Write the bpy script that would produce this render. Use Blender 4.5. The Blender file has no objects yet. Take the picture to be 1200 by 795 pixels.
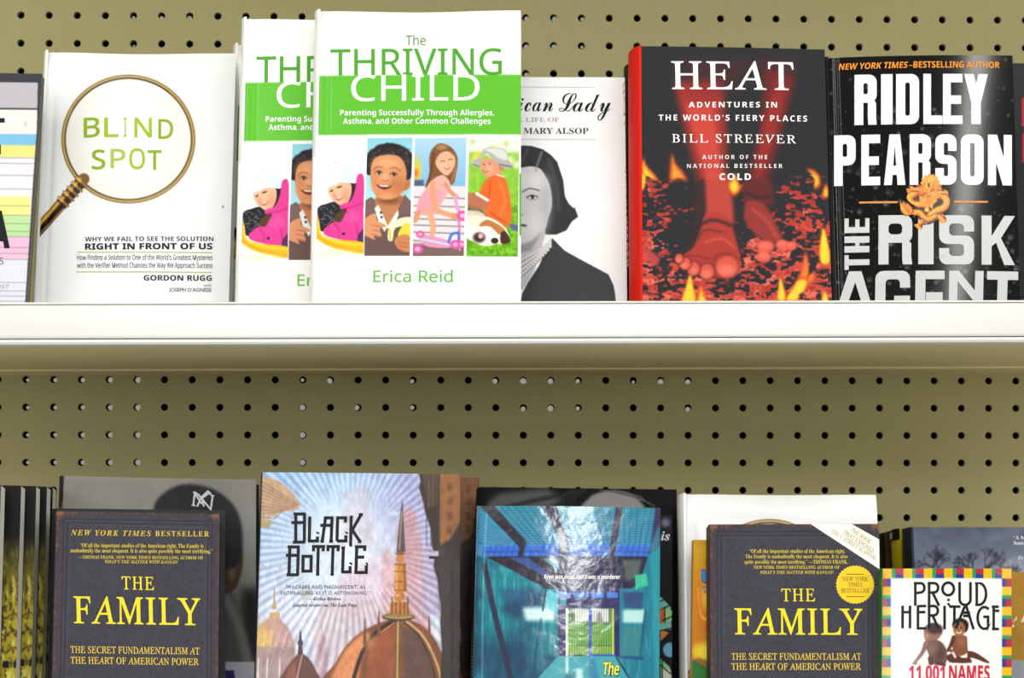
import bpy, math, random
import numpy as np
from mathutils import Matrix, Vector

# ------------------------------------------------------------------ camera, light, exposure
W, H = 1200, 795
F = 2540.0            # focal length in pixels
VH = 612.0            # horizon row
YAW = math.radians(1.27)
CZ = 1.30             # camera height above the store floor
sc = bpy.context.scene
COL = sc.collection
cam = bpy.data.cameras.new('camera')
cam.sensor_fit = 'HORIZONTAL'; cam.sensor_width = 36.0
cam.lens = F / W * 36.0
cam.shift_y = (VH - H / 2) / W
cam.clip_start = 0.05
cam_o = bpy.data.objects.new('camera', cam); COL.objects.link(cam_o)
cam_o.location = (0, 0, CZ); cam_o.rotation_euler = (math.pi / 2, 0, -YAW)
sc.camera = cam_o
cam.dof.use_dof = True; cam.dof.focus_distance = 1.70; cam.dof.aperture_fstop = 16.0
sc.view_settings.view_transform = 'Standard'; sc.view_settings.look = 'None'
sc.view_settings.gamma = 1.0; sc.view_settings.use_curve_mapping = False
sc.view_settings.exposure = -0.37

wd = bpy.data.worlds.new('store_ambient'); sc.world = wd; wd.use_nodes = True
bg = wd.node_tree.nodes['Background']
bg.inputs[0].default_value = (1.0, 0.975, 0.90, 1); bg.inputs[1].default_value = 0.40

def area(name, loc, rot, sx, sy, power, col=(1, 1, 1)):
    l = bpy.data.lights.new(name, 'AREA'); l.shape = 'RECTANGLE'; l.size = sx; l.size_y = sy
    l.energy = power; l.color = col
    o = bpy.data.objects.new(name, l); COL.objects.link(o); o.location = loc; o.rotation_euler = rot
    return o
# fluorescent rows of the store ceiling, running away from the shelf
area('fluorescent_row', (-0.72, -1.7, CZ + 1.75), (0, 0, 0), 0.14, 4.0, 22, (1.0, 0.99, 0.96))
area('fluorescent_row', (1.02, -1.7, CZ + 1.75), (0, 0, 0), 0.14, 4.0, 40, (1.0, 0.99, 0.94))
area('fluorescent_row', (0.46, -3.9, CZ + 1.75), (math.radians(50), 0, 0), 0.45, 0.5, 42, (0.96, 0.99, 1.0))  # small tilted panel, added to throw glare onto the blue corridor book
# lamps of the aisle right in front of the gondola
area('aisle_lamps', (0, 0.35, CZ + 1.75), (math.radians(34), 0, 0), 5.0, 0.6, 40, (1.0, 0.985, 0.95))
# frontal fill light, added far behind the camera to brighten recessed covers
area('front_fill', (-1.6, -9.0, CZ + 0.55), (math.radians(88), 0, math.radians(-8)), 5.2, 1.5, 235, (1.0, 0.99, 0.96))
# added fill from below, standing in for floor bounce on the shelf underside
area('floor_fill', (0, -0.9, CZ - 1.28), (math.radians(155), 0, 0), 5.0, 2.2, 46, (1.0, 0.96, 0.88))
# soft fill lights added left and right, reaching in under the shelf
for sx in (-1, 1):
    area('side_fill', (sx * 5.0, -3.6, CZ + 1.75), (math.radians(72), 0, sx * math.radians(44)), 3.2, 1.9, 130, (1.0, 0.985, 0.94))

# ------------------------------------------------------------------ geometry helpers
FWD = np.array([math.sin(YAW), math.cos(YAW), 0.0]); RGT = np.array([math.cos(YAW), -math.sin(YAW), 0.0]); UP = np.array([0, 0, 1.0])
CAM = np.array([0, 0, CZ])
def rays(u, v):
    u = np.asarray(u, float); v = np.asarray(v, float)
    return FWD + RGT * ((u - 600) / F)[..., None] + UP * ((VH - v) / F)[..., None]
def at(u, v, Y):
    d = rays(u, v); return CAM + d * (Y / d[..., 1])[..., None]
def zpx(v, Y): return CZ + (VH - v) * Y / F          # height of pixel row v at distance Y (picture centre)
def lin(c):
    c = np.clip(np.asarray(c, float) / 255.0, 0, 1)
    return np.where(c <= 0.04045, c / 12.92, ((c + 0.055) / 1.055) ** 2.4)
ALB = 0.86

MATS = {}
def ink(col, rough=0.4, spec=0.15, k=ALB, bump=None, metal=0.0):
    key = ('i', tuple(col), rough, spec, k, bump, metal)
    if key in MATS: return MATS[key]
    m = bpy.data.materials.new('ink'); m.use_nodes = True
    b = m.node_tree.nodes['Principled BSDF']
    c = lin(col) * k
    b.inputs['Base Color'].default_value = (*c, 1); b.inputs['Roughness'].default_value = rough
    b.inputs['Specular IOR Level'].default_value = spec; b.inputs['Metallic'].default_value = metal
    if bump: add_bump(m, *bump)
    MATS[key] = m; return m
def add_bump(m, scale, strength, dist):
    nt = m.node_tree; b = nt.nodes['Principled BSDF']
    tc = nt.nodes.new('ShaderNodeTexCoord'); n = nt.nodes.new('ShaderNodeTexNoise'); bp = nt.nodes.new('ShaderNodeBump')
    n.inputs['Scale'].default_value = scale; n.inputs['Detail'].default_value = 3
    bp.inputs['Strength'].default_value = strength; bp.inputs['Distance'].default_value = dist
    nt.links.new(tc.outputs['Object'], n.inputs['Vector']); nt.links.new(n.outputs['Fac'], bp.inputs['Height'])
    nt.links.new(bp.outputs['Normal'], b.inputs['Normal'])
def printed(rough=0.3, spec=0.5, bump=None):
    key = ('p', rough, spec, bump)
    if key in MATS: return MATS[key]
    m = bpy.data.materials.new('printed_cover'); m.use_nodes = True
    nt = m.node_tree; b = nt.nodes['Principled BSDF']
    a = nt.nodes.new('ShaderNodeVertexColor'); a.layer_name = 'print'
    nt.links.new(a.outputs['Color'], b.inputs['Base Color'])
    b.inputs['Roughness'].default_value = rough; b.inputs['Specular IOR Level'].default_value = spec
    if bump: add_bump(m, *bump)
    MATS[key] = m; return m
def paper(col=(235, 230, 215)):
    key = ('paper', tuple(col))
    if key in MATS: return MATS[key]
    m = bpy.data.materials.new('page_edges'); m.use_nodes = True
    nt = m.node_tree; b = nt.nodes['Principled BSDF']; b.inputs['Roughness'].default_value = 0.8
    tc = nt.nodes.new('ShaderNodeTexCoord'); w = nt.nodes.new('ShaderNodeTexWave'); r = nt.nodes.new('ShaderNodeValToRGB')
    w.bands_direction = 'Y'; w.inputs['Scale'].default_value = 220; w.inputs['Distortion'].default_value = 1.5
    c = lin(col) * ALB
    r.color_ramp.elements[0].color = (*(c * 0.72), 1); r.color_ramp.elements[1].color = (*c, 1)
    nt.links.new(tc.outputs['Object'], w.inputs['Vector']); nt.links.new(w.outputs['Fac'], r.inputs['Fac'])
    nt.links.new(r.outputs['Color'], b.inputs['Base Color'])
    MATS[key] = m; return m

def link(name, me, parent=None):
    o = bpy.data.objects.new(name, me); COL.objects.link(o)
    if parent: o.parent = parent
    return o
def pymesh(name, verts, faces, mats, parent=None, midx=None, smooth=False):
    me = bpy.data.meshes.new(name); me.from_pydata([tuple(v) for v in verts], [], faces)
    for m in (mats if isinstance(mats, (list, tuple)) else [mats]): me.materials.append(m)
    if midx is not None: me.polygons.foreach_set('material_index', np.asarray(midx, np.int32))
    if smooth: me.polygons.foreach_set('use_smooth', np.ones(len(me.polygons), bool))
    me.update(); return link(name, me, parent)
class Acc:
    def __init__(s): s.v = []; s.f = []; s.m = []
    def add(s, verts, faces, m=0):
        o = len(s.v); s.v += [tuple(map(float, v)) for v in verts]; s.f += [tuple(i + o for i in f) for f in faces]; s.m += [m] * len(faces)
    def box(s, x0, x1, y0, y1, z0, z1, m=0, dz=None):
        # dz: z added at x (linear tilt)
        g = dz or (lambda x: 0)
        v = [(x, y, z + g(x)) for x in (x0, x1) for y in (y0, y1) for z in (z0, z1)]
        s.add(v, [(0, 1, 3, 2), (4, 6, 7, 5), (0, 4, 5, 1), (2, 3, 7, 6), (0, 2, 6, 4), (1, 5, 7, 3)], m)
    def hexa(s, v, m=0):   # 4 front corners (bl, br, tr, tl) then 4 back corners
        s.add(v, [(0, 1, 2, 3), (5, 4, 7, 6), (4, 0, 3, 7), (1, 5, 6, 2), (3, 2, 6, 7), (4, 5, 1, 0)], m)
    def extr(s, prof, xs, m=0, dz=None):    # profile in (y, z), extruded along x
        g = dz or (lambda x: 0); n = len(prof); v = []
        for x in xs: v += [(x, p[0], p[1] + g(x)) for p in prof]
        f = [(k * n + i, k * n + (i + 1) % n, (k + 1) * n + (i + 1) % n, (k + 1) * n + i) for k in range(len(xs) - 1) for i in range(n)]
        f += [tuple(range(n))[::-1], tuple((len(xs) - 1) * n + i for i in range(n))]
        s.add(v, f, m)
    def build(s, name, mats, parent=None, smooth=False): return pymesh(name, s.v, s.f, mats, parent, s.m, smooth)

def fastgrid(name, P, C, mat, parent, back=None, edge=(225, 222, 212)):
    """P: (R,C,3) grid of points, C: (R,C,3) linear colours. back: offset vector for a closed slab."""
    R, K = P.shape[:2]
    V = P.reshape(-1, 3); col = C.reshape(-1, 3)
    idx = np.arange(R * K).reshape(R, K)
    q = np.stack([idx[:-1, :-1], idx[1:, :-1], idx[1:, 1:], idx[:-1, 1:]], -1).reshape(-1, 4)
    nfront = len(q); ng = None
    if back is not None:
        ring = np.concatenate([idx[0, :], idx[1:, -1], idx[-1, -2::-1], idx[-2:0:-1, 0]])
        n = len(ring); o = len(V)
        rv = V[ring]; bv = rv.copy(); bv[:, 1] = np.maximum(back, bv[:, 1] + 0.0003)
        V = np.concatenate([V, rv, bv]); e = np.tile(lin(edge) * ALB, (2 * n, 1)); col = np.concatenate([col, e])
        i = np.arange(n); j = (i + 1) % n
        q = np.concatenate([q, np.stack([o + i, o + j, o + n + j, o + n + i], -1)[:, ::-1]])
        ng = o + n + i
    loops = q.reshape(-1); starts = np.arange(len(q)) * 4; nl = len(loops)
    if ng is not None:
        loops = np.concatenate([loops, ng]); starts = np.append(starts, nl)
    me = bpy.data.meshes.new(name)
    me.vertices.add(len(V)); me.vertices.foreach_set('co', V.astype(np.float32).ravel())
    me.loops.add(len(loops)); me.loops.foreach_set('vertex_index', loops.astype(np.int32))
    me.polygons.add(len(starts)); me.polygons.foreach_set('loop_start', starts.astype(np.int32))
    sm = np.zeros(len(starts), bool); sm[:nfront] = True; me.polygons.foreach_set('use_smooth', sm)
    me.update(calc_edges=True)
    a = me.color_attributes.new('print', 'FLOAT_COLOR', 'POINT')
    a.data.foreach_set('color', np.concatenate([col, np.ones((len(col), 1))], 1).astype(np.float32).ravel())
    me.materials.append(mat)
    return link(name, me, parent)

# ------------------------------------------------------------------ a small paint box for printed cover art
def smooth_pts(pts, n=8, closed=True):
    p = np.asarray(pts, float); N = len(p); out = []
    for i in range(N if closed else N - 1):
        if closed: a, b, c, d = p[i - 1], p[i], p[(i + 1) % N], p[(i + 2) % N]
        else: a, b, c, d = p[max(i - 1, 0)], p[i], p[i + 1], p[min(i + 2, N - 1)]
        for k in range(n):
            t = k / n
            out.append(0.5 * (2 * b + (c - a) * t + (2 * a - 5 * b + 4 * c - d) * t * t + (3 * b - a - 3 * c + d) * t ** 3))
    if not closed: out.append(p[-1])
    return np.array(out)
def boxblur(m, r):
    r = int(round(r))
    if r < 1: return m
    for ax in (0, 1):
        for _ in range(2):
            pad = [(0, 0)] * m.ndim; pad[ax] = (r + 1, r)
            c = np.cumsum(np.pad(m, pad, mode='edge'), axis=ax)
            n = m.shape[ax]
            a = np.take(c, range(2 * r + 1, 2 * r + 1 + n), axis=ax); b = np.take(c, range(0, n), axis=ax)
            m = (a - b) / (2 * r + 1)
    return m
def noise2(X, Y, s, seed=0):
    rs = np.random.RandomState(seed); T = rs.rand(64, 64)
    x = X / s; y = Y / s; xi = np.floor(x).astype(int); yi = np.floor(y).astype(int)
    fx = x - xi; fy = y - yi; fx = fx * fx * (3 - 2 * fx); fy = fy * fy * (3 - 2 * fy)
    g = lambda i, j: T[j % 64, i % 64]
    return (g(xi, yi) * (1 - fx) + g(xi + 1, yi) * fx) * (1 - fy) + (g(xi, yi + 1) * (1 - fx) + g(xi + 1, yi + 1) * fx) * fy
def fbm(X, Y, s, o=3, seed=0):
    a = 0; w = 0
    for k in range(o): a = a + noise2(X, Y, s / 2 ** k, seed + k * 7) / 2 ** k; w += 1 / 2 ** k
    return a / w
class Cv:
    S = 3
    def __init__(s, x0, y0, x1, y1, bg):
        s.x0, s.y0 = x0, y0; s.w = int((x1 - x0) * s.S) + 2; s.h = int((y1 - y0) * s.S) + 2
        s.a = np.zeros((s.h, s.w, 3)) + np.asarray(bg, float)
        s.X, s.Y = np.meshgrid(x0 + (np.arange(s.w) + .5) / s.S, y0 + (np.arange(s.h) + .5) / s.S)
        s.clip = None
    def _bb(s, xa, xb, ya, yb, pad=0):
        i0 = max(0, int((xa - s.x0 - pad) * s.S) - 1); i1 = min(s.w, int((xb - s.x0 + pad) * s.S) + 2)
        j0 = max(0, int((ya - s.y0 - pad) * s.S) - 1); j1 = min(s.h, int((yb - s.y0 + pad) * s.S) + 2)
        return (slice(j0, j1), slice(i0, i1)) if i1 > i0 and j1 > j0 else None
    def put(s, sl, m, col, alpha=1.0):
        m = m * alpha
        if s.clip is not None: m = m * s.clip[sl]
        s.a[sl] += (np.asarray(col, float) - s.a[sl]) * m[..., None]
    def inside(s, p, sl):
        X = s.X[sl]; Y = s.Y[sl]; r = np.zeros(X.shape, bool)
        x0, y0 = p[-1]
        for x1, y1 in p:
            if y0 != y1:
                c = ((y0 > Y) != (y1 > Y)) & (X < (x1 - x0) * (Y - y0) / (y1 - y0) + x0); r ^= c
            x0, y0 = x1, y1
        return r.astype(float)
    def poly(s, pts, col, alpha=1, blur=0, sm=False):
        p = smooth_pts(pts) if sm else np.asarray(pts, float)
        sl = s._bb(p[:, 0].min(), p[:, 0].max(), p[:, 1].min(), p[:, 1].max(), blur * 2.5)
        if sl is None: return s
        m = s.inside(p, sl)
        if blur: m = boxblur(m, blur * s.S * .7)
        s.put(sl, m, col, alpha); return s
    def rect(s, x0, y0, x1, y1, col, alpha=1, blur=0): return s.poly([(x0, y0), (x1, y0), (x1, y1), (x0, y1)], col, alpha, blur)
    def ell(s, cx, cy, rx, ry, col, alpha=1, soft=.12, rot=0):
        R = max(rx, ry) * (1 + soft); sl = s._bb(cx - R, cx + R, cy - R, cy + R)
        if sl is None: return s
        c, n = math.cos(rot), math.sin(rot); dx = s.X[sl] - cx; dy = s.Y[sl] - cy
        r = np.hypot((dx * c + dy * n) / rx, (-dx * n + dy * c) / ry)
        t = np.clip((1 + soft - r) / (2 * soft), 0, 1); s.put(sl, t * t * (3 - 2 * t), col, alpha); return s
    def line(s, pts, w, col, alpha=1, blur=0, sm=False, w2=None):
        p = smooth_pts(pts, 6, False) if sm else np.asarray(pts, float)
        w2 = w if w2 is None else w2; mw = max(w, w2)
        sl = s._bb(p[:, 0].min(), p[:, 0].max(), p[:, 1].min(), p[:, 1].max(), mw + blur * 2.5)
        if sl is None: return s
        X = s.X[sl]; Y = s.Y[sl]; m = np.zeros(X.shape); n = len(p) - 1
        for i in range(n):
            a, b = p[i], p[i + 1]; d = b - a; L = d @ d + 1e-9
            t = np.clip(((X - a[0]) * d[0] + (Y - a[1]) * d[1]) / L, 0, 1)
            ds = np.hypot(X - a[0] - t * d[0], Y - a[1] - t * d[1])
            ww = (w + (w2 - w) * (i + t) / n) / 2
            m = np.maximum(m, np.clip((ww - ds) * s.S + .5, 0, 1))
        if blur: m = boxblur(m, blur * s.S * .7)
        s.put(sl, m, col, alpha); return s
    def vgrad(s, y0, y1, c0, c1, alpha=1):
        t = np.clip((s.Y - y0) / (y1 - y0), 0, 1)[..., None]
        g = np.asarray(c0, float) * (1 - t) + np.asarray(c1, float) * t
        al = alpha * (s.clip if s.clip is not None else np.ones(s.X.shape)); s.a += (g - s.a) * al[..., None]; return s
    def field(s, m, col, alpha=1):
        s.put((slice(0, s.h), slice(0, s.w)), m, col, alpha); return s
    def grain(s, amp, sz=1.2, seed=0):
        s.a += ((fbm(s.X, s.Y, sz, 2, seed) - .5) * 2 * amp)[..., None]; return s
    def clip_poly(s, pts, sm=False):
        if pts is None: s.clip = None; return s
        p = smooth_pts(pts) if sm else np.asarray(pts, float)
        sl = (slice(0, s.h), slice(0, s.w)); s.clip = s.inside(p, sl); return s
    def soften(s):
        s.a = boxblur(s.a, 1); return s
    def sample(s, u, v):
        x = np.clip((u - s.x0) * s.S - .5, 0, s.w - 1.001); y = np.clip((v - s.y0) * s.S - .5, 0, s.h - 1.001)
        i = x.astype(int); j = y.astype(int); fx = (x - i)[..., None]; fy = (y - j)[..., None]; A = s.a
        return (A[j, i] * (1 - fx) + A[j, i + 1] * fx) * (1 - fy) + (A[j + 1, i] * (1 - fx) + A[j + 1, i + 1] * fx) * fy

# ------------------------------------------------------------------ lettering
def _m(u0, l0, d0=None):
    def f(t):
        r = ''
        for ch in t:
            if 'A' <= ch <= 'Z': r += chr(u0 + ord(ch) - 65)
            elif 'a' <= ch <= 'z': r += chr(0x210E) if (l0 == 0x1D44E and ch == 'h') else chr(l0 + ord(ch) - 97)
            elif d0 and '0' <= ch <= '9': r += chr(d0 + ord(ch) - 48)
            else: r += ch
        return r
    return f
STY = {'sans': lambda t: t, 'serif': _m(0x1D400, 0x1D41A, 0x1D7CE), 'roman': _m(0x1D434, 0x1D44E), 'ital': _m(0x1D434, 0x1D44E),
       'bital': _m(0x1D468, 0x1D482), 'script': _m(0x1D4D0, 0x1D4EA), 'bold': _m(0x1D5D4, 0x1D5EE, 0x1D7EC), 'light': _m(0x1D5A0, 0x1D5BA, 0x1D7E2),
       'boldi': _m(0x1D63C, 0x1D656)}
_TC = {}
def glyphs(t, style, off=0.0, sp=1.0):
    key = (t, style, off, sp)
    if key in _TC: return _TC[key]
    c = bpy.data.curves.new('lettering', 'FONT'); c.body = STY[style](t); c.size = 1; c.offset = off; c.resolution_u = 4; c.space_character = sp
    o = bpy.data.objects.new('lettering', c); COL.objects.link(o)
    dg = bpy.context.evaluated_depsgraph_get(); me = bpy.data.meshes.new_from_object(o.evaluated_get(dg))
    n = len(me.vertices); v = np.zeros(n * 3); me.vertices.foreach_get('co', v); v = v.reshape(-1, 3)[:, :2].copy()
    f = [tuple(p.vertices) for p in me.polygons]
    bpy.data.objects.remove(o); bpy.data.curves.remove(c); bpy.data.meshes.remove(me)
    if style == 'roman': v[:, 0] -= v[:, 1] * 0.29
    _TC[key] = (v, f); return v, f
def caph(style): 
    v, _ = glyphs('H', style); return v[:, 1].max()
def stroke_mesh(pts, w, closed=False, w2=None):
    """a flat ribbon of width w along pts (pixel coordinates), mitred at the bends"""
    p = np.asarray(pts, float); n = len(p); L = []; R = []
    for i in range(n):
        a = p[i - 1] if (i > 0 or closed) else p[i]; b = p[(i + 1) % n] if (i < n - 1 or closed) else p[i]
        d1 = p[i] - a; d2 = b - p[i]
        d1 = d1 / (np.hypot(*d1) + 1e-9); d2 = d2 / (np.hypot(*d2) + 1e-9)
        if np.hypot(*d1) < .5: d1 = d2
        if np.hypot(*d2) < .5: d2 = d1
        t = d1 + d2; t = t / (np.hypot(*t) + 1e-9); nn = np.array([-t[1], t[0]])
        k = max(0.45, abs(nn @ np.array([-d1[1], d1[0]])))
        ww = w if w2 is None else w + (w2 - w) * i / (n - 1)
        L.append(p[i] + nn * ww / 2 / k); R.append(p[i] - nn * ww / 2 / k)
    v = np.array(L + R); m = n if closed else n - 1
    return v, [(i, (i + 1) % n, n + (i + 1) % n, n + i) for i in range(m)]
def arc(cx, cy, rx, ry, a0, a1, n=14):
    a = np.radians(np.linspace(a0, a1, n)); return np.stack([cx + rx * np.cos(a), cy - ry * np.sin(a)], -1)
# ------------------------------------------------------------------ shelves and books
Z1 = CZ + 0.1665                     # top of the upper shelf board at x = 0
Z2 = CZ - 0.2010                     # top of the lower shelf board
TILT = 0.0045                        # the upper shelf hangs slightly skewed
def shelf_z(which, x): return Z1 + TILT * x if which == 1 else Z2

def tag(o, label, cat, group=None):
    o['label'] = label; o['category'] = cat
    if group: o['group'] = group
    return o

class Book:
    def __init__(s, name, label, TL, TR, L2, R2, Y, shelf, lean=9.0, t=0.025, kind='hard', art=None, edge=(225, 222, 212),
                 rough=0.5, spec=0.12, bump=None, spine=(240, 240, 236), back=None, pages=(232, 227, 212), hinge=0.0, curl=0.0, bow=0.0,
                 step=0.7, group=None, cat='book', bulge=None, spine_rough=None):
        Yl, Yr = Y if isinstance(Y, tuple) else (Y, Y)
        s.kind = kind; s.t = t
        lean = math.radians(lean)
        lift = t * math.sin(lean) + 0.0006
        def base(A, B, Yb):
            P = None; x = 0.0
            for _ in range(8):
                z = shelf_z(shelf, x) + lift; v = VH - (z - CZ) * F / Yb
                for _ in range(3):
                    u = A[0] + (B[0] - A[0]) * (v - A[1]) / (B[1] - A[1]); d = rays(u, v)
                    v = VH - (z - CZ) * F / (Yb / d[1])
                P = at(u, v, Yb); x = P[0]
            P[2] = z; return P
        bl = base(TL, L2, Yl); br = base(TR, R2, Yr)
        bx = br - bl; bx /= np.linalg.norm(bx)
        hb = np.cross([0, 0, 1.0], bx); hb /= np.linalg.norm(hb)       # horizontal, away from the viewer
        zz = np.cross(bx, hb)
        up = zz * math.cos(lean) + hb * math.sin(lean); bk = np.cross(up, bx)
        o = (bl + br) / 2
        s.M = np.stack([bx, bk, up], 1); s.o = o
        r = bpy.data.objects.new(name, None); COL.objects.link(r); r.empty_display_size = 0.02
        m = Matrix(s.M.tolist()).to_4x4(); m.translation = Vector(o); r.matrix_world = m
        tag(r, label, cat, group); s.root = r
        s.hinge, s.curl, s.bow = hinge, curl, bow
        tl, tr = s.flat(*TL), s.flat(*TR); bll = s.M.T @ (bl - o); brl = s.M.T @ (br - o); bll[1] = brl[1] = 0
        s.tl, s.tr, s.bl, s.br = tl, tr, bll, brl
        ct = 0.0022 if kind == 'hard' else 0.0006; s.ct = ct
        wpx = abs(TR[0] - TL[0]); vb = VH - (bl[2] - CZ) * F / Yl
        K = max(8, int(wpx / step)); vis = min(vb, 800); 
        f = min(1.0, max(0.05, (vis - TL[1]) / (vb - TL[1])))
        rows = np.linspace(0, f, max(8, int((vis - TL[1]) / step)))
        if f < 0.99: rows = np.concatenate([rows, np.linspace(f, 1, 8)[1:]])
        S, T = np.meshgrid(np.linspace(0, 1, K + 1), rows)
        G = (tl + (tr - tl) * S[..., None]) * (1 - T[..., None]) + (bll + (brl - bll) * S[..., None]) * T[..., None]
        px = s.project(G)
        G[..., 1] = s.disp(G)
        if art is None: C = np.zeros(G.shape) + lin((128, 128, 128)) * ALB
        elif isinstance(art, Cv): C = lin(art.soften().sample(px[..., 0], px[..., 1])) * ALB
        else: C = np.zeros(G.shape) + lin(art) * ALB
        s.cover = fastgrid('front_cover', G, C, printed(rough, spec, bump), r, back=ct + 0.0, edge=edge)
        bc = back or spine
        mt = ink(bc, rough if spine_rough is None else spine_rough, spec)
        # back cover
        a = Acc(); fy = lambda p, y: (p[0], y, p[2])
        q = [bll, brl, tr, tl]
        a.hexa([fy(p, t - ct) for p in q] + [fy(p, t) for p in q]); a.build('back_cover', mt, r)
        # pages
        i = 0.003 if kind == 'hard' else 0.0002
        a = Acc(); g = 0.0015 if kind == 'hard' else 0.0004
        qq = [bll + [g, 0, i], brl + [-i, 0, i], tr + [-i, 0, -i], tl + [g, 0, -i]]
        dmax = float(np.max(G[..., 1])) + 0.0003
        a.hexa([fy(p, max(ct, dmax)) for p in qq] + [fy(p, t - ct) for p in qq]); a.build('page_block', paper(pages), r)
        # spine
        bu = (0.0035 if kind == 'hard' else 0.0004) if bulge is None else bulge
        N = 10; th = ct; out = []; inn = []
        for k in range(N + 1):
            w = k / N; b = bu * math.sin(math.pi * w) ** 0.7 if 0 < w < 1 else 0.0
            out.append((-b - 0.0002, t * w)); inn.append((-b - 0.0002 + (th if 0 < w < 1 else th * .9), t * w))
        prof = out + inn[::-1]; n = len(prof); v = []
        for base_, zo in ((bll, 0.0), (tl, 0.0)): v += [(base_[0] + p[0], p[1], base_[2]) for p in prof]
        f_ = [(i_, (i_ + 1) % n, n + (i_ + 1) % n, n + i_) for i_ in range(n)] + [tuple(range(n))[::-1], tuple(n + i_ for i_ in range(n))]
        s.spine = pymesh('spine', v, f_, ink(spine, rough if spine_rough is None else spine_rough, spec), r)
    def disp(s, P):
        x = P[..., 0]; z = P[..., 2]
        left = s.bl[0] + (s.tl[0] - s.bl[0]) * z / max(1e-6, s.tl[2])
        w = s.tr[0] - s.tl[0]
        d = np.zeros(x.shape)
        if s.hinge:
            e = x - left; d = d + s.hinge * np.exp(-((e - 0.008) / 0.0022) ** 2) + s.hinge * 1.2 * np.clip(1 - e / 0.004, 0, 1) ** 2
        if s.curl:
            e = np.clip(1 - (s.tl[2] - z) / 0.022, 0, 1); d = d + s.curl * e ** 2 * (1 - 0.35 * np.cos((x - left) / w * 2 * math.pi))
        if s.bow:
            d = d + s.bow * (2 * (x - left) / w - 1) ** 2
        return d
    def flat(s, u, v):
        o = s.M.T @ (CAM - s.o); d = rays(u, v) @ s.M
        t = -o[1] / d[..., 1]; p = o + d * t[..., None]; p[..., 1] = 0; return p
    def P(s, u, v, eps=0.0002):
        p = s.flat(np.asarray(u, float), np.asarray(v, float)); p[..., 2] = np.maximum(p[..., 2], 0.0008); p[..., 1] = s.disp(p) - eps; return p
    def project(s, L):
        w = L @ s.M.T + s.o - CAM; dep = w @ FWD
        return np.stack([600 + F * (w @ RGT) / dep, VH - F * w[..., 2] / dep], -1)
    def panel(s, name, cv, quad, rough=0.3, step=0.6, eps=0.00015, label=None):
        tl, tr, br, bl = [np.asarray(q, float) for q in quad]
        K = int(np.hypot(*(tr - tl)) / step) + 2; R = int(np.hypot(*(bl - tl)) / step) + 2
        S, T = np.meshgrid(np.linspace(0, 1, K), np.linspace(0, 1, R)); S = S[..., None]; T = T[..., None]
        px = (tl + (tr - tl) * S) * (1 - T) + (bl + (br - bl) * S) * T
        o = fastgrid(name, s.P(px[..., 0], px[..., 1], eps), lin(cv.soften().sample(px[..., 0], px[..., 1])) * ALB, printed(rough, .15), s.cover)
        if label: o['label'] = label
        return o
    def letters(s, name, items, rough=0.35, eps=0.0003, label=None, parent=None, bump=None):
        """items: text (string, style, x0, x1, baseline, cap, colour, opts) or ('stroke', [polylines], width, colour)"""
        a = Acc(); mats = []
        for it in items:
            if it[0] == 'stroke':
                col = it[3]; m = ink(col, rough)
                if m not in mats: mats.append(m)
                for pl in it[2] if False else it[1]:
                    closed = isinstance(pl, tuple) and len(pl) == 2 and pl[1] == 'c'
                    pts = pl[0] if closed else pl
                    pts = dense(pts); v, f = stroke_mesh(pts, it[2], closed); a.add(s.P(v[:, 0], v[:, 1], eps), f, mats.index(m))
                continue
            if it[0] == 'poly':
                col = it[2]; m = ink(col, rough)
                if m not in mats: mats.append(m)
                for pl in it[1]:
                    p = np.asarray(pl, float); a.add(s.P(p[:, 0], p[:, 1], eps), [tuple(range(len(p)))[::-1]], mats.index(m))
                continue
            t, st, x0, x1, yb, cap, col = it[:7]; op = it[7] if len(it) > 7 else {}
            m = ink(col, op.get('rough', rough), metal=op.get('metal', 0.0))
            if m not in mats: mats.append(m)
            v, f = glyphs(t, st, op.get('off', 0.0), op.get('sp', 1.0))
            mn, mx = v[:, 0].min(), v[:, 0].max()
            if 'shear' in op: v = v.copy(); v[:, 0] += v[:, 1] * op['shear']; mn, mx = v[:, 0].min(), v[:, 0].max()
            xn = (v[:, 0] - mn) / (mx - mn); yn = v[:, 1] / caph(st)
            if 'vec' in op:
                ox, oy, ax, ay, bx, by = op['vec']; U = ox + xn * ax + yn * bx; Vv = oy + xn * ay + yn * by
            else:
                U = x0 + xn * (x1 - x0); yb2 = op.get('yb2', yb); Vv = yb + (yb2 - yb) * xn - yn * cap
                if 'lean' in op: U = U + yn * cap * op['lean']
            a.add(s.P(U, Vv, op.get('eps', eps)), f, mats.index(m))
        o = a.build(name, mats, parent or s.cover)
        if label: o['label'] = label
        return o

def dense(pts, d=5.0):
    p = np.asarray(pts, float); out = [p[0]]
    for a, b in zip(p[:-1], p[1:]):
        n = max(1, int(np.hypot(*(b - a)) / d)); out += [a + (b - a) * (k + 1) / n for k in range(n)]
    return np.array(out)
def dup(root, loc=None, label=None):
    r = root.copy(); COL.objects.link(r)
    if loc is not None: r.location = Vector(loc)
    if label: r['label'] = label
    for ch in list(root.children):
        c = ch.copy(); COL.objects.link(c); c.parent = r
        for g in list(ch.children):
            d = g.copy(); COL.objects.link(d); d.parent = c
    return r
def dup_at(b, u, Y, corner='tl', z=0.0, label=None):
    """copy of book b, its given top corner at picture column u and distance Y, standing z higher than b"""
    L = {'tl': b.tl, 'tr': b.tr}[corner]; w = b.M @ L + b.o
    Zt = w[2] + z
    v = VH - (Zt - CZ) * F / Y
    for _ in range(4):
        d = rays(u, v); v = VH - (Zt - CZ) * F / (Y / d[1])
    p = at(u, v, Y); p[2] = Zt
    return dup(b.root, b.o + (p - w), label)
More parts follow.
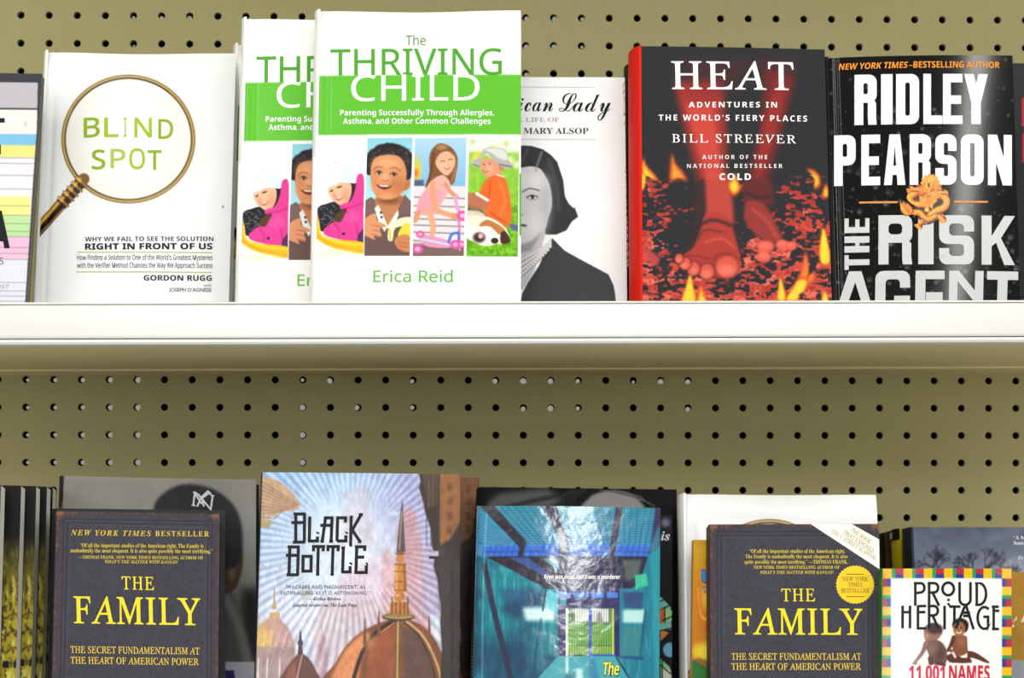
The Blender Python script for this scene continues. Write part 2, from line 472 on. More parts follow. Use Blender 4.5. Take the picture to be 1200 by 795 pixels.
# ------------------------------------------------------------------ the back wall: two perforated panels and the dark cavity behind them
PAINT_BOARD = ink((184, 177, 124), 0.55, 0.35)
def pegboard(name, Y, anchor, x0, x1, z0, z1, th, label_mat):
    p = 0.0254; R = 0.00335; N = 16
    A = at(anchor[0], anchor[1], Y); acc = Acc()
    i0 = int(math.ceil((x0 - A[0]) / p)); i1 = int((x1 - A[0]) / p); j0 = int(math.ceil((z0 - A[2]) / p)); j1 = int((z1 - A[2]) / p)
    xa, xb = A[0] + (i0 - .5) * p, A[0] + (i1 + .5) * p; za, zb = A[2] + (j0 - .5) * p, A[2] + (j1 + .5) * p
    ang = [math.pi / N + 2 * math.pi * k / N - math.pi for k in range(N)]
    sq = []
    for a in ang:
        c, s = math.cos(a), math.sin(a); k = 1 / max(abs(c), abs(s)); sq.append((c * k * p / 2, s * k * p / 2))
    corner = [(-p / 2, -p / 2), (p / 2, -p / 2), (p / 2, p / 2), (-p / 2, p / 2)]
    for i in range(i0, i1 + 1):
        for j in range(j0, j1 + 1):
            cx, cz = A[0] + i * p, A[2] + j * p
            o = [(cx + q[0], Y, cz + q[1]) for q in sq]; h = [(cx + R * math.cos(a), Y, cz + R * math.sin(a)) for a in ang]
            hb = [(x, Y + th, z) for x, _, z in h]; cc = [(cx + q[0], Y, cz + q[1]) for q in corner]
            f = []
            for k in range(N):
                n = (k + 1) % N
                a1, a2 = math.degrees(ang[k]) % 360, math.degrees(ang[n]) % 360
                qd = None
                for ci, ca in enumerate((225, 315, 45, 135)):
                    d1 = (ca - a1) % 360; d2 = (a2 - a1) % 360
                    if 0 < d1 < d2: qd = ci
                f.append((k, 3 * N + qd, n, N + n, N + k) if qd is not None else (k, n, N + n, N + k))
                f.append((N + k, N + n, 2 * N + n, 2 * N + k))
            acc.add(o + h + hb + cc, f)
    # solid margins
    for (a, b, c, d) in ((x0, xa, z0, z1), (xb, x1, z0, z1), (xa, xb, z0, za), (xa, xb, zb, z1)):
        if b > a and d > c: acc.add([(a, Y, c), (b, Y, c), (b, Y, d), (a, Y, d)], [(0, 1, 2, 3)])
    # edges of the sheet
    for (a, b) in (((x0, z0), (x1, z0)), ((x0, z1), (x1, z1)), ((x0, z0), (x0, z1)), ((x1, z0), (x1, z1))):
        acc.add([(a[0], Y, a[1]), (b[0], Y, b[1]), (b[0], Y + th, b[1]), (a[0], Y + th, a[1])], [(0, 1, 2, 3)])
    o = acc.build(name, label_mat); o['kind'] = 'structure'; return A
YU, YL = 1.9717, 2.0
XL, XR = -0.66, 0.74
AU = pegboard('wall_back', YU, (616, 20.7), XL, XR, Z1 + 0.0045, CZ + 0.80, 0.006, PAINT_BOARD)
AL = pegboard('wall_back.001', YL, (613.3, 445.8), XL, XR, CZ - 0.26, Z1 - 0.0085, 0.006, PAINT_BOARD)
# added sheet, near-black for the cavity's shade; openings let world light show in holes
see = []
for k in range(0, 5): see += [(30.5 + 32.38 * k + 2.2, 443.9 + 32.2 * r + 1.8, YL, .0016 + .0003 * k) for r in range(4)]
see += [(353.5 + 1, 444.5 + 32.2 * r + 1.2, YL, .0026 if r else .0016) for r in range(4)]
see += [(u, v, YL, r) for u, v, r in ((386, 447, .0028), (418, 478, .0024), (483, 447, .0018), (483, 478, .002), (580, 447, .0024), (613, 447.5, .0032), (613, 479.5, .0022),
        (645, 447, .0026), (645, 479, .0028), (677, 447, .002), (677, 479, .002), (774, 448, .0028), (742, 448, .0014), (806, 448, .0024), (806, 480, .0022))]
see += [(u, v, YU, r) for u, v, r in ((156.7, 21, .0016), (189.5, 21.5, .0020), (222.3, 21.5, .0022), (157, 54, .0010),
        (617.5, 22.5, .0025), (650, 22.7, .0025), (682.5, 22.7, .0018), (617, 55.5, .0026), (649.5, 55.5, .0026), (682, 55.5, .0015), (617, 88, .0022))]
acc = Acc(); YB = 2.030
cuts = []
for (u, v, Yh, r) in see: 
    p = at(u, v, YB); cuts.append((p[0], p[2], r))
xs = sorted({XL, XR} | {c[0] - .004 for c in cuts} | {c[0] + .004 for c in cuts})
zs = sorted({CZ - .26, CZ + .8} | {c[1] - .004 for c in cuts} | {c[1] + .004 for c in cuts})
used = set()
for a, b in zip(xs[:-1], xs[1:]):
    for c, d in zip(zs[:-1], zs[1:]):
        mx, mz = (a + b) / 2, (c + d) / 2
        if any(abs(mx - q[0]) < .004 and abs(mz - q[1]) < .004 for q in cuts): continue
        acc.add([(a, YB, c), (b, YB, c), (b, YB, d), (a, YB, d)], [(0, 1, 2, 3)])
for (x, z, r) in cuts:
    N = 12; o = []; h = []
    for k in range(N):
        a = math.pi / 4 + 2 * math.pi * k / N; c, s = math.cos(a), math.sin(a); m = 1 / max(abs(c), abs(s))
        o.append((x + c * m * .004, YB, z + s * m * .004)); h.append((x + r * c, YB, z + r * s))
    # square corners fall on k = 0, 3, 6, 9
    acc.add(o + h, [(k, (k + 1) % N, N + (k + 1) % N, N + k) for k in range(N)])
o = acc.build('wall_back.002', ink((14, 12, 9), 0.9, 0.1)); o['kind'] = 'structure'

# ------------------------------------------------------------------ shelves
WHITE = ink((244, 243, 238), 0.38, 0.5)
ALMOND = ink((240, 226, 178), 0.5, 0.4)
GROOVE_SHADE = ink((92, 86, 66), 0.7, 0.2)
def zc(v, Y): return (VH - v) * Y / F
def make_shelf(label, dz, front=1.668, back=YL, tilt=TILT):
    g = lambda x: tilt * x
    r = bpy.data.objects.new('gondola_shelf', None); COL.objects.link(r); r.location = (0, front, CZ + dz); r.empty_display_size = .05
    tag(r, label, 'shelf', None)
    xs = (XL, XR); f = 0.0
    zt = 0.1665
    a = Acc(); a.box(XL, XR, 0.012, back - front, zt - .0075, zt, 0, g); a.build('shelf_panel', [WHITE], r)
    # folded front edge with its low lip, the channel and the rounded bottom bead
    z_l = zc(353.3, 1.668)
    a = Acc()
    a.extr([(0.0, zc(355.6, 1.668)), (0.0, z_l - .0008), (.0012, z_l), (.0045, z_l), (.0055, z_l - .001), (.0055, zt - .001), (.012, zt - .001), (.012, zt - .008), (.0055, zc(396, 1.668)), (0.0035, zc(396, 1.668)), (.0035, zc(355.6, 1.668))], xs, 0, g)
    a.build('shelf_lip', [WHITE], r)
    a = Acc(); zr0, zr1 = zc(395.6, 1.662), zc(357.0, 1.662); n = 10
    fr = [(-.006 - .0012 * math.sin(math.pi * k / n), zr0 + (zr1 - zr0) * k / n) for k in range(n + 1)]
    a.extr(fr + [(.0030, zr1), (.0030, zr0)], xs, 0, g)
    a.build('price_rail', [ink((250, 250, 246), 0.25, 0.5)], r, True)
    a = Acc(); zb0 = zc(403.2, 1.665); zb1 = zc(397.6, 1.665)
    a.extr([(-.0065, zb0 + .001), (-.0072, (zb0 + zb1) / 2), (-.0065, zb1), (.010, zb1), (.012, zb1 + .004), (.016, zb1 + .004), (.016, zb0), (-.0055, zb0)], xs, 0, g)
    a.build('bottom_bead', [WHITE], r)
    a = Acc(); a.box(XL, XR, .0032, .0054, zb1, zc(358, 1.668), 0, g); a.build('groove_shade_strip', [GROOVE_SHADE], r)  # dark strip whose colour stands in for shade in the rail's grooves
    # sheet-metal underside and the stiffening flange along the back
    a = Acc(); zu = zc(404.0, 1.68)
    a.box(XL, XR, .016, back - front, zu, zt - .0075, 0, g); a.build('underside_panel', [ALMOND], r)
    a = Acc(); a.box(XL, XR, back - .062 - front, back - front, zu - .0016, zu, 0, g)
    a.build('rear_flange', [ALMOND], r)
    return r
make_shelf('white metal shelf with blank price rail, across the middle of the pegboard', 0.0)
make_shelf('unseen topmost white shelf, added to shade the upper row of books', 0.44, back=YU - .0005)  # out-of-view shelf, added as a light blocker over the upper books
make_shelf('lowest white shelf, under the bottom row of books', Z2 - Z1, front=1.60, tilt=0.0)
# ------------------------------------------------------------------ books on the upper shelf
GREEN = (98, 192, 50); DGREEN = (78, 164, 42); WH = (250, 250, 247); BK = (22, 23, 26)
def cheeks(cv, x, y, r, c, a=.5): cv.ell(x, y, r, r, c, a, .9)

# -- note-card book at the left edge
cv = Cv(-140, 70, 60, 362, (205, 203, 212))
cv.rect(-140, 70, 60, 96.5, (48, 50, 56)); cv.rect(-140, 96.5, 60, 127, (186, 183, 192)); cv.rect(-140, 126.5, 60, 128.3, (60, 60, 66))
cv.rect(-140, 128.3, 60, 157, (232, 230, 228)); cv.ell(30, 145, 2, 2.4, (196, 192, 186), .7, .5)
cv.rect(-140, 157, 60, 170, (120, 188, 224))
for k in range(-60, 30): cv.line([(k * 2.2, 157), (k * 2.2, 170)], .6, (160, 214, 238), .7)
for k in range(6): cv.line([(-140, 158 + k * 2.2), (60, 158 + k * 2.2)], .5, (90, 160, 205), .6)
cv.rect(-140, 170, 60, 184, (238, 226, 128)); cv.rect(-140, 184, 60, 231, (232, 231, 236))
for y in (184.5, 191, 205, 221): cv.line([(-140, y), (60, y + .5)], .9, (150, 148, 160))
cv.rect(-140, 230.5, 36, 252, (240, 232, 140)); cv.rect(-140, 252, 35, 277, (186, 222, 160)); cv.rect(-140, 277, 35, 304, (240, 188, 216))
for y in (241, 252, 262, 271, 277.3, 290, 297): cv.line([(-140, y), (36, y)], .7, (120, 120, 110), .8)
cv.rect(35, 229, 46, 360, (214, 213, 220)); cv.rect(-140, 304, 31, 360, (226, 228, 238))
for y in (304, 331, 341, 347, 353): cv.line([(-140, y), (34, y)], .8, (150, 150, 165))
cv.poly([(44, 96), (49.5, 96), (49.5, 128), (42.3, 230), (32, 358), (29, 358), (33, 300), (39, 205), (43, 150)], (52, 54, 60))
B = Book('card_book', 'book at the left edge with pastel note cards under a dark band', (-122, 84), (49, 86), (-139, 352), (31, 355), 1.715, 1, 9.0, .012, 'soft', cv, (60, 60, 66), .32, .2, spine=(60, 60, 66), pages=(110, 104, 82), bow=.001)
B.letters('title_lettering', [('poly', [[(-14, 138.5), (5.5, 138.5), (5.5, 143.8), (-14, 143.8)]], BK)])
B.letters('title_lettering', [('poly', [[(-14, 170), (1, 170), (1, 181), (-14, 181)]], BK)])
B.letters('title_lettering', [
    ('poly', [[(-9, 283), (-4, 247), (2, 247), (11.5, 291), (5, 291), (3.6, 283)]], BK), ('poly', [[(-14, 276), (8, 276), (8, 283), (-14, 283)]], BK)])
B.letters('small_lettering', [('S', 'light', -1, 4, 310, 8, (60, 60, 66)), ('EST', 'sans', -3, 11.5, 338, 4.2, (140, 140, 150), {'shear': .3})])

# -- white book with the magnifying glass
def glass_book_art(x0, y0, x1, y1):
    cv = Cv(x0, y0, x1, y1, (243, 245, 246))
    cv.ell(151, 168, 84, 80, (220, 220, 222), .55, .25); cv.ell(150.5, 163.5, 74, 71.5, (233, 232, 224), 1, .06)
    cv.ell(150.5, 160, 62, 60, (240, 240, 236), .9, .5)
    for k, (r, w, c) in enumerate(((0, 5.0, (92, 68, 24)), (-.6, 3.2, (150, 112, 40)), (.6, 1.5, (206, 168, 84)), (-2.1, 1.1, (46, 36, 18)))):
        cv.line(arc(150.2, 163, 76 + r, 73 + r, 0, 360, 90), w, c)
    cv.line(arc(150.2, 163, 74.2, 71.2, 50, 150, 40), 1.6, (40, 32, 18)); cv.line(arc(150.2, 163, 76.5, 73.5, 200, 330, 40), 1.2, (196, 172, 90))
    h = lambda t, o: (95 - 50 * t + o * .72, 213 + 55 * t + o * .69)
    cv.line([h(-.06, 0), h(1.1, 0)], 13.5, (120, 78, 22)); cv.line([h(.04, 3), h(1.1, 3)], 7.5, (28, 20, 10)); cv.line([h(-.02, -3.4), h(1.1, -3.4)], 3.4, (226, 170, 72))
    for t in (0.0, .1, .2, .3, .42): cv.line([h(t, -7.5), h(t, 7.5)], 3.2, (150, 104, 34)); cv.line([h(t, -6.5), h(t, -1)], 2.2, (240, 190, 96)); cv.line([h(t + .045, -7), h(t + .045, 7)], 1.6, (40, 26, 10))
    cv.line([h(.5, 5.5), h(1.1, 4.5)], 1.5, (170, 120, 50)); cv.ell(261, 242, 1, 1.3, (90, 90, 96))
    return cv
def glass_book(label, quad, Y, shelf, **k):
    return Book('white_hardcover_book', label, *quad, Y, shelf, 10.5, .027, 'hard', glass_book_art(36, 55, 282, 365), (240, 240, 238), .2, .3, spine=(243, 245, 246), hinge=.0006, curl=.006, bow=.0015, **k)
BS = glass_book('white hardcover on the upper shelf with a whole brass magnifying glass pictured', ((54, 58.5), (276.5, 60), (40.5, 352), (268, 352)), 1.755, 1)
OL = (158, 190, 40); OL2 = (172, 190, 76); OL3 = (138, 172, 30); NV = (38, 44, 56); RL = (180, 202, 110)
BS.letters('title_lettering', [('B', 'light', 98, 117, 161, 22.5, OL3, {'off': .012, 'yb2': 160}), ('L', 'light', 122, 139, 160.3, 22, OL, {'off': .012}), ('I', 'light', 145, 148.6, 160.5, 22.5, OL),
    ('N', 'light', 157.5, 178, 161, 22.5, OL, {'off': .01}), ('D', 'light', 185.5, 203, 162.6, 22.5, OL3, {'off': .012}),
    ('S', 'light', 107.5, 123.5, 198, 22, OL3, {'off': .014}), ('P', 'light', 129.5, 147, 197, 22, OL2, {'off': .01}), ('O', 'light', 151.5, 170, 198, 23.5, OL, {'off': .01}), ('T', 'light', 173, 189.5, 199, 22.5, OL3, {'off': .012})])
BS.letters('subtitle_lettering', [('WHY WE FAIL TO SEE THE SOLUTION', 'bold', 99.5, 250, 283, 5.2, NV, {'yb2': 282.3}), ('RIGHT IN FRONT OF US', 'bold', 99.5, 249, 292.6, 7, NV, {'yb2': 292, 'off': .02}),
    ('stroke', [[(90, 295.5), (249, 296)]], 1.2, RL), ('How Finding a Solution to One of the World\u2019s Greatest Mysteries', 'light', 90, 249, 304.7, 6, (56, 62, 78), {'off': .008}),
    ('with the Verifier Method Changes the Way We Approach Success', 'light', 90, 249, 314, 6, (56, 62, 78), {'off': .008}), ('stroke', [[(89, 318.7), (248.5, 319.2)]], 1.2, RL)])
BS.letters('author_lettering', [('GORDON RUGG', 'bold', 168.5, 248, 329, 6.2, NV, {'off': .01}), ('with', 'light', 238.5, 247.5, 336, 3.2, (96, 102, 116), {'off': .006}), ('JOSEPH D\u2019AGNESE', 'sans', 198, 247.5, 341.8, 4.2, (56, 62, 78), {'off': .008})])

# -- the green and white parenting book, three copies one behind the other
cv = Cv(360, 5, 618, 360, (250, 250, 248))
cv.poly([(373, 88.5), (614, 87), (614, 157.3), (372, 158)], GREEN)
cv.poly([(360, 205), (368.2, 205), (367.2, 277), (360, 277)], DGREEN); cv.rect(608.6, 203, 616, 276, DGREEN)
TH = Book('parenting_hardcover_book', 'green and white hardcover showing all four child photos, in front of its copies', (373, 10.5), (610.5, 9.5), (367, 352), (610.5, 352), 1.686, 1, 9.2, .0245, 'hard', cv, (246, 246, 244), .18, .3,
          spine=(248, 248, 246), hinge=.0004, curl=.006, bow=.001, step=1.0, group='green and white parenting hardcovers')
TH.letters('title_lettering', [('The', 'light', 475.5, 499, 53.3, 11.5, (92, 150, 62), {'off': .004}), ('THRIVING', 'light', 387, 588, 88.3, 30.5, DGREEN, {'off': .004, 'yb2': 87.3}), ('CHILD', 'light', 411.5, 562, 118.5, 30.5, WH, {'off': .004, 'yb2': 117.5})])
TH.letters('subtitle_lettering', [('Parenting Successfully Through Allergies,', 'bold', 398.5, 579, 135.3, 6.6, WH), ('Asthma, and Other Common Challenges', 'bold', 402, 575, 145.2, 6.6, WH)])
TH.letters('author_lettering', [('Erica Reid', 'light', 437.5, 530.5, 330.8, 13.4, (104, 190, 72), {'off': .006})])
SK = (232, 168, 118); SKD = (170, 96, 58); BRN = (96, 62, 40)
# girl in pink coat and white hat riding a yellow sled
def ph(x, y): return (365 + x * .1825, 158 + y * .1825)
def pl(*p): return [ph(*q) for q in p]
cv = Cv(365, 180, 428, 302, (250, 250, 248))
cv.poly(pl((40, 470), (100, 440), (170, 430), (230, 480), (190, 560), (70, 620), (50, 560)), (34, 34, 38), sm=True)
for k in range(46):
    rs = random.Random(k); cv.ell(*ph(50 + rs.random() * 140, 450 + rs.random() * 130), .7, .6, (190, 196, 200), .7)
cv.poly(pl((150, 520), (210, 480), (225, 560), (165, 590)), (84, 60, 30), sm=True)
cv.poly(pl((240, 320), (290, 300), (300, 380), (250, 440), (225, 430)), (38, 26, 24), sm=True)
cv.poly(pl((105, 345), (140, 312), (240, 305), (258, 360), (235, 430), (195, 455), (150, 430), (118, 395)), (240, 186, 150), sm=True)
cv.ell(*ph(225, 395), 5, 8, (214, 140, 108), .5, .8); cv.ell(*ph(150, 400), 3.4, 3.4, (240, 150, 130), .6, .8)
cv.line(pl((122, 362), (136, 352)), 1.1, (60, 36, 30)); cv.line(pl((165, 338), (192, 330)), 1.3, (60, 36, 30)); cv.ell(*ph(130, 362), 1, .8, (50, 30, 26)); cv.ell(*ph(178, 336), 1.3, .9, (50, 30, 26))
cv.line(pl((158, 408), (178, 418), (200, 398)), 1.6, (196, 90, 90), sm=True); cv.line(pl((164, 408), (195, 398)), .9, (250, 246, 240)); cv.line(pl((146, 372), (140, 390), (150, 392)), .8, (200, 130, 100))
cv.poly(pl((100, 345), (95, 270), (120, 215), (180, 190), (240, 205), (280, 260), (285, 310), (200, 305), (130, 322)), (222, 238, 240), sm=True)
cv.poly(pl((110, 330), (118, 270), (150, 225), (200, 215), (180, 260), (170, 310)), (240, 248, 248), .9, 1.2, sm=True); cv.ell(*ph(168, 184), 6, 3.6, (232, 236, 240), 1, .5); cv.ell(*ph(160, 182), 2, 1.5, (206, 214, 220), .8, .6)
cv.poly(pl((295, 262), (335, 270), (335, 470), (330, 640), (290, 685), (150, 665), (85, 640), (80, 605), (140, 560), (190, 555), (225, 480), (185, 475), (190, 448), (250, 425), (280, 350)), (226, 62, 150), sm=True)
cv.line(pl((195, 478), (270, 460), (330, 440)), 1.6, (180, 30, 110), .7, .5); cv.line(pl((225, 490), (290, 580), (300, 660)), 1.6, (176, 30, 108), .6, .8); cv.line(pl((140, 560), (180, 610), (175, 660)), 1.4, (170, 26, 100), .6, .6); cv.ell(*ph(205, 636), 2, 1.6, (60, 20, 60))
cv.ell(*ph(260, 530), 8, 6, (250, 110, 180), .5, .9); cv.poly(pl((300, 640), (335, 600), (335, 700), (290, 690)), (70, 30, 80), .9)
cv.poly(pl((15, 500), (40, 520), (60, 630), (150, 670), (330, 692), (330, 765), (180, 738), (80, 700), (20, 640)), (246, 190, 20), sm=True)
cv.line(pl((45, 560), (70, 650), (180, 690), (330, 708)), 1.4, (255, 226, 90), .9, .4, sm=True); cv.line(pl((40, 650), (150, 712), (330, 750)), 2.2, (222, 150, 10), .7, .8, sm=True)
cv.ell(*ph(150, 760), 22, 4, (250, 232, 190), .7, .9); cv.ell(*ph(20, 650), 2, 4, (150, 130, 90), .5, .6); cv.line(pl((18, 480), (30, 500)), 2, (40, 40, 40))
TH.panel('cover_photo', cv, ((367, 184), (427.5, 184), (426, 300), (365.5, 300)), label='photo of a child in a pink coat and white hat on a yellow sled')
# toddler with curly hair and brown shirt
cv = Cv(424, 158, 488, 304, (150, 214, 228)); cv.vgrad(160, 300, (140, 208, 226), (206, 238, 240))
for k in range(70):
    a = math.pi * (k / 69) ; rs = random.Random(k + 5); cv.ell(*ph(500 + 138 * math.cos(a) + rs.uniform(-8, 8), 190 - 112 * math.sin(a) + rs.uniform(-8, 8)), 3.6, 3.4, (38, 32, 36), 1, .5)
cv.poly(pl((358, 200), (380, 130), (450, 85), (540, 80), (620, 130), (645, 200), (635, 280), (600, 290), (370, 260)), (42, 34, 36), sm=True)
for k in range(140):
    rs = random.Random(k + 50); x, y = rs.uniform(375, 632), rs.uniform(85, 250); cv.ell(*ph(x, y), 1, .8, (104, 96, 104), .5, .6)
cv.poly(pl((385, 400), (430, 440), (570, 420), (600, 385), (640, 430), (640, 780), (340, 780), (340, 425)), (106, 80, 76), sm=False)
cv.poly(pl((420, 400), (580, 390), (560, 470), (500, 600), (470, 540), (420, 470)), (196, 128, 84), sm=True); cv.ell(*ph(500, 420), 13, 5, (120, 66, 40), .8, .7)
cv.poly(pl((600, 300), (632, 290), (628, 340), (590, 358)), (196, 116, 70), sm=True)
cv.poly(pl((378, 260), (400, 160), (470, 130), (560, 140), (605, 210), (608, 290), (580, 370), (520, 412), (450, 412), (400, 370)), (214, 142, 92), sm=True)
cv.ell(*ph(490, 185), 15, 7, (236, 176, 128), .8, .9); cv.ell(*ph(420, 330), 6, 6, (226, 150, 104), .8, .9); cv.ell(*ph(560, 330), 8, 9, (176, 104, 64), .55, .9); cv.ell(*ph(470, 270), 5, 5, (240, 180, 136), .8, .9); cv.ell(*ph(480, 395), 9, 3, (230, 160, 112), .7, .9)
for x, y in ((432, 243), (528, 255)): cv.ell(*ph(x, y), 4.2, 2.5, (176, 108, 72), .8, .4); cv.ell(*ph(x, y), 3.7, 1.8, (236, 226, 220)); cv.ell(*ph(x + 2, y), 2.0, 1.9, (34, 22, 22)); cv.ell(*ph(x + 5, y - 3), .5, .5, (250, 250, 250)); cv.line(pl((x - 22, y + 1), (x, y - 11), (x + 22, y + 2)), 1.0, (60, 34, 28), sm=True)
cv.line(pl((398, 224), (425, 207), (458, 212)), 1.3, (120, 70, 46), .7, .3, sm=True); cv.line(pl((505, 216), (538, 212), (570, 232)), 1.3, (120, 70, 46), .7, .3, sm=True)
cv.poly(pl((416, 318), (440, 322), (470, 322), (500, 326), (520, 322), (505, 348), (470, 358), (435, 346)), (206, 118, 96), sm=True); cv.poly(pl((422, 322), (470, 325), (512, 326), (496, 345), (465, 350), (436, 341)), (110, 36, 34), sm=True); cv.poly(pl((428, 323), (470, 325), (505, 327), (490, 335), (445, 333)), (252, 246, 240)); cv.line(pl((405, 300), (412, 322), (420, 330)), .8, (160, 90, 60), .7, .3, sm=True); cv.line(pl((530, 300), (528, 318), (518, 330)), .8, (150, 84, 54), .7, .3, sm=True); cv.line(pl((455, 292), (475, 298), (495, 292)), .9, (150, 84, 54))
cv.poly(pl((340, 425), (390, 412), (420, 470), (425, 500), (345, 520)), (120, 94, 92)); cv.poly(pl((560, 480), (600, 385), (640, 440), (636, 515), (560, 515)), (118, 92, 90))
cv.poly(pl((405, 470), (430, 450), (490, 585), (470, 625), (430, 560)), (232, 238, 230)); cv.poly(pl((480, 600), (556, 480), (560, 515), (520, 610)), (226, 234, 226))
for x, y in ((446, 500), (450, 530)): cv.ell(*ph(x, y), 1.4, 1.6, (50, 50, 70))
cv.poly(pl((500, 590), (560, 540), (636, 530), (636, 580), (540, 600), (520, 680), (490, 670)), (232, 238, 196), sm=True); cv.line(pl((500, 610), (505, 670)), 2.4, (250, 206, 60)); cv.poly(pl((555, 640), (600, 570), (640, 590), (638, 650), (580, 668)), (250, 214, 60), sm=True)
cv.poly(pl((340, 545), (410, 505), (420, 550), (470, 575), (480, 590), (440, 605), (450, 655), (400, 650), (410, 675), (360, 655), (342, 640)), (222, 150, 108), sm=True)
for y in (580, 610, 640): cv.line(pl((390, y), (450, y + 14)), .9, (150, 84, 56), .8)
cv.poly(pl((545, 660), (600, 640), (634, 665), (634, 750), (570, 740), (535, 700)), (206, 132, 88), sm=True); cv.line(pl((560, 690), (620, 700)), .8, (150, 84, 56)); cv.line(pl((560, 715), (620, 725)), .8, (150, 84, 56))
TH.panel('cover_photo', cv, ((430.7, 162), (483.5, 161.5), (480, 300), (426.3, 300)), label='photo of a smiling curly haired toddler in a brown collared shirt')
# child on a pink scooter
def ph(x, y): return (483 + x * .1825, 158 + y * .1825)
cv = Cv(482, 158, 550, 304, (160, 206, 232)); cv.vgrad(160, 218, (176, 214, 240), (132, 186, 222)); cv.ell(*ph(30, 225), 5, 14, (216, 206, 70), 1, .7); cv.ell(*ph(25, 245), 3, 5, (240, 120, 40), 1, .7); cv.rect(*ph(0, 290), *ph(75, 330), (70, 84, 120), .9, 1)
cv.rect(*ph(0, 330), *ph(360, 780), (226, 222, 226))
for y in (400, 455, 500, 540, 580, 625, 680): cv.line(pl((0, y), (340, y + 10)), 1.6, (120, 100, 104), .75)
cv.rect(*ph(0, 700), *ph(360, 790), (96, 64, 60), .8, 2)
cv.poly(pl((130, 90), (180, 55), (250, 80), (292, 150), (280, 260), (255, 320), (150, 330), (85, 340), (110, 250), (110, 150)), (126, 84, 52), sm=True); cv.line(pl((140, 120), (120, 240), (95, 330)), 2, (80, 50, 30), .7, .5, sm=True); cv.ell(*ph(190, 80), 6, 3, (196, 150, 96), .8, .8); cv.line(pl((270, 130), (276, 220), (255, 300)), 2, (200, 130, 70), .7, .5, sm=True)
cv.poly(pl((150, 180), (180, 120), (240, 110), (276, 160), (262, 220), (225, 262), (180, 235)), (238, 178, 142), sm=True); cv.ell(*ph(220, 200), 6, 5, (250, 200, 168), .6, .9)
for x, y in ((198, 172), (246, 160)): cv.line(pl((x - 12, y + 2), (x, y - 4), (x + 12, y)), 1.0, (96, 58, 44), .9, .2, sm=True)
cv.line(pl((206, 212), (222, 224), (244, 210)), 1.3, (196, 90, 84), .9, .2, sm=True); cv.line(pl((225, 180), (232, 200), (222, 202)), .7, (196, 130, 100))
cv.poly(pl((130, 290), (200, 260), (245, 320), (215, 400), (160, 480), (90, 500), (60, 420), (85, 350)), (238, 174, 164), sm=True)
cv.poly(pl((50, 400), (110, 350), (200, 370), (180, 440), (150, 510), (60, 515), (30, 480)), (240, 160, 170), sm=True)
cv.line(pl((130, 310), (140, 440), (170, 490), (260, 520)), 6, (232, 160, 118), sm=True); cv.line(pl((215, 320), (250, 370), (285, 400)), 5, (226, 150, 110), sm=True); cv.ell(*ph(270, 525), 4.5, 4, (226, 150, 112))
cv.line(pl((110, 500), (135, 590), (120, 680)), 8, (236, 168, 128), sm=True, w2=5.5); cv.line(pl((40, 500), (20, 550)), 6, (222, 150, 110), sm=True); cv.poly(pl((105, 680), (140, 670), (185, 700), (180, 718), (110, 700)), (230, 160, 124), sm=True)
cv.poly(pl((45, 650), (80, 640), (260, 690), (240, 725), (90, 715)), (236, 150, 190), sm=True); cv.line(pl((60, 670), (230, 705)), 2.2, (190, 220, 240)); cv.line(pl((235, 690), (255, 640), (300, 630)), 3.2, (70, 120, 214), sm=True); cv.line(pl((300, 480), (305, 740)), 2.8, (236, 120, 180)); cv.line(pl((278, 400), (290, 480)), 4, (240, 160, 206)); cv.rect(*ph(292, 620), *ph(305, 730), (64, 110, 200))
for x, y, r in ((35, 735, 6.4), (52, 640, 5), (280, 705, 6.4), (318, 705, 5), (325, 520, 7)): cv.ell(*ph(x, y), r, r * .85, (232, 84, 160)); cv.ell(*ph(x, y), r * .5, r * .4, (250, 180, 214))
TH.panel('cover_photo', cv, ((486.3, 162), (546.7, 161.5), (543.5, 300), (483.7, 300.3)), label='photo of a long haired child riding a pink scooter')
# boy in orange shirt with a dog
cv = Cv(544, 158, 614, 304, (124, 190, 40)); cv.vgrad(162, 300, (150, 204, 80), (104, 178, 20)); cv.rect(*ph(340, 0), *ph(720, 110), (244, 248, 240), .95, 3)
for k in range(30): rs = random.Random(k); cv.ell(*ph(rs.uniform(350, 690), rs.uniform(20, 200)), 3.5, 4, rs.choice([(236, 240, 200), (170, 204, 90), (230, 214, 90), (250, 250, 244)]), .6, .8)
cv.field((fbm(cv.X, cv.Y, 5, 3, 4) > .55) * (cv.Y > 196) * 1.0, (160, 216, 60), .5); cv.field((fbm(cv.X, cv.Y, 4, 3, 9) > .58) * (cv.Y > 240) * 1.0, (70, 140, 14), .6)
cv.poly(pl((440, 190), (470, 150), (560, 170), (590, 200), (560, 250), (500, 272), (455, 250)), (224, 152, 118), sm=True); cv.ell(*ph(490, 215), 5, 5, (240, 180, 146), .7, .9); cv.ell(*ph(575, 205), 3.2, 4, (206, 120, 90)); cv.line(pl((452, 228), (466, 240), (490, 232)), 1.2, (170, 76, 66), .9, .2, sm=True); cv.ell(*ph(461, 190), 1.2, .8, (80, 52, 44), .9, .4); cv.ell(*ph(499, 186), 1.3, .8, (80, 52, 44), .9, .4); cv.line(pl((470, 196), (464, 212), (474, 216)), .8, (196, 120, 92), .8, .2, sm=True)
cv.poly(pl((385, 195), (395, 165), (440, 140), (460, 90), (530, 78), (600, 95), (620, 160), (648, 205), (590, 212), (530, 170), (480, 118), (440, 160), (430, 212)), (176, 176, 172), sm=True); cv.poly(pl((465, 95), (530, 82), (595, 100), (612, 160), (560, 150), (500, 112)), (222, 224, 222), .9, .8, sm=True); cv.line(pl((388, 190), (432, 205)), 1.4, (120, 110, 104)); cv.line(pl((560, 190), (640, 204)), 1.5, (110, 102, 98))
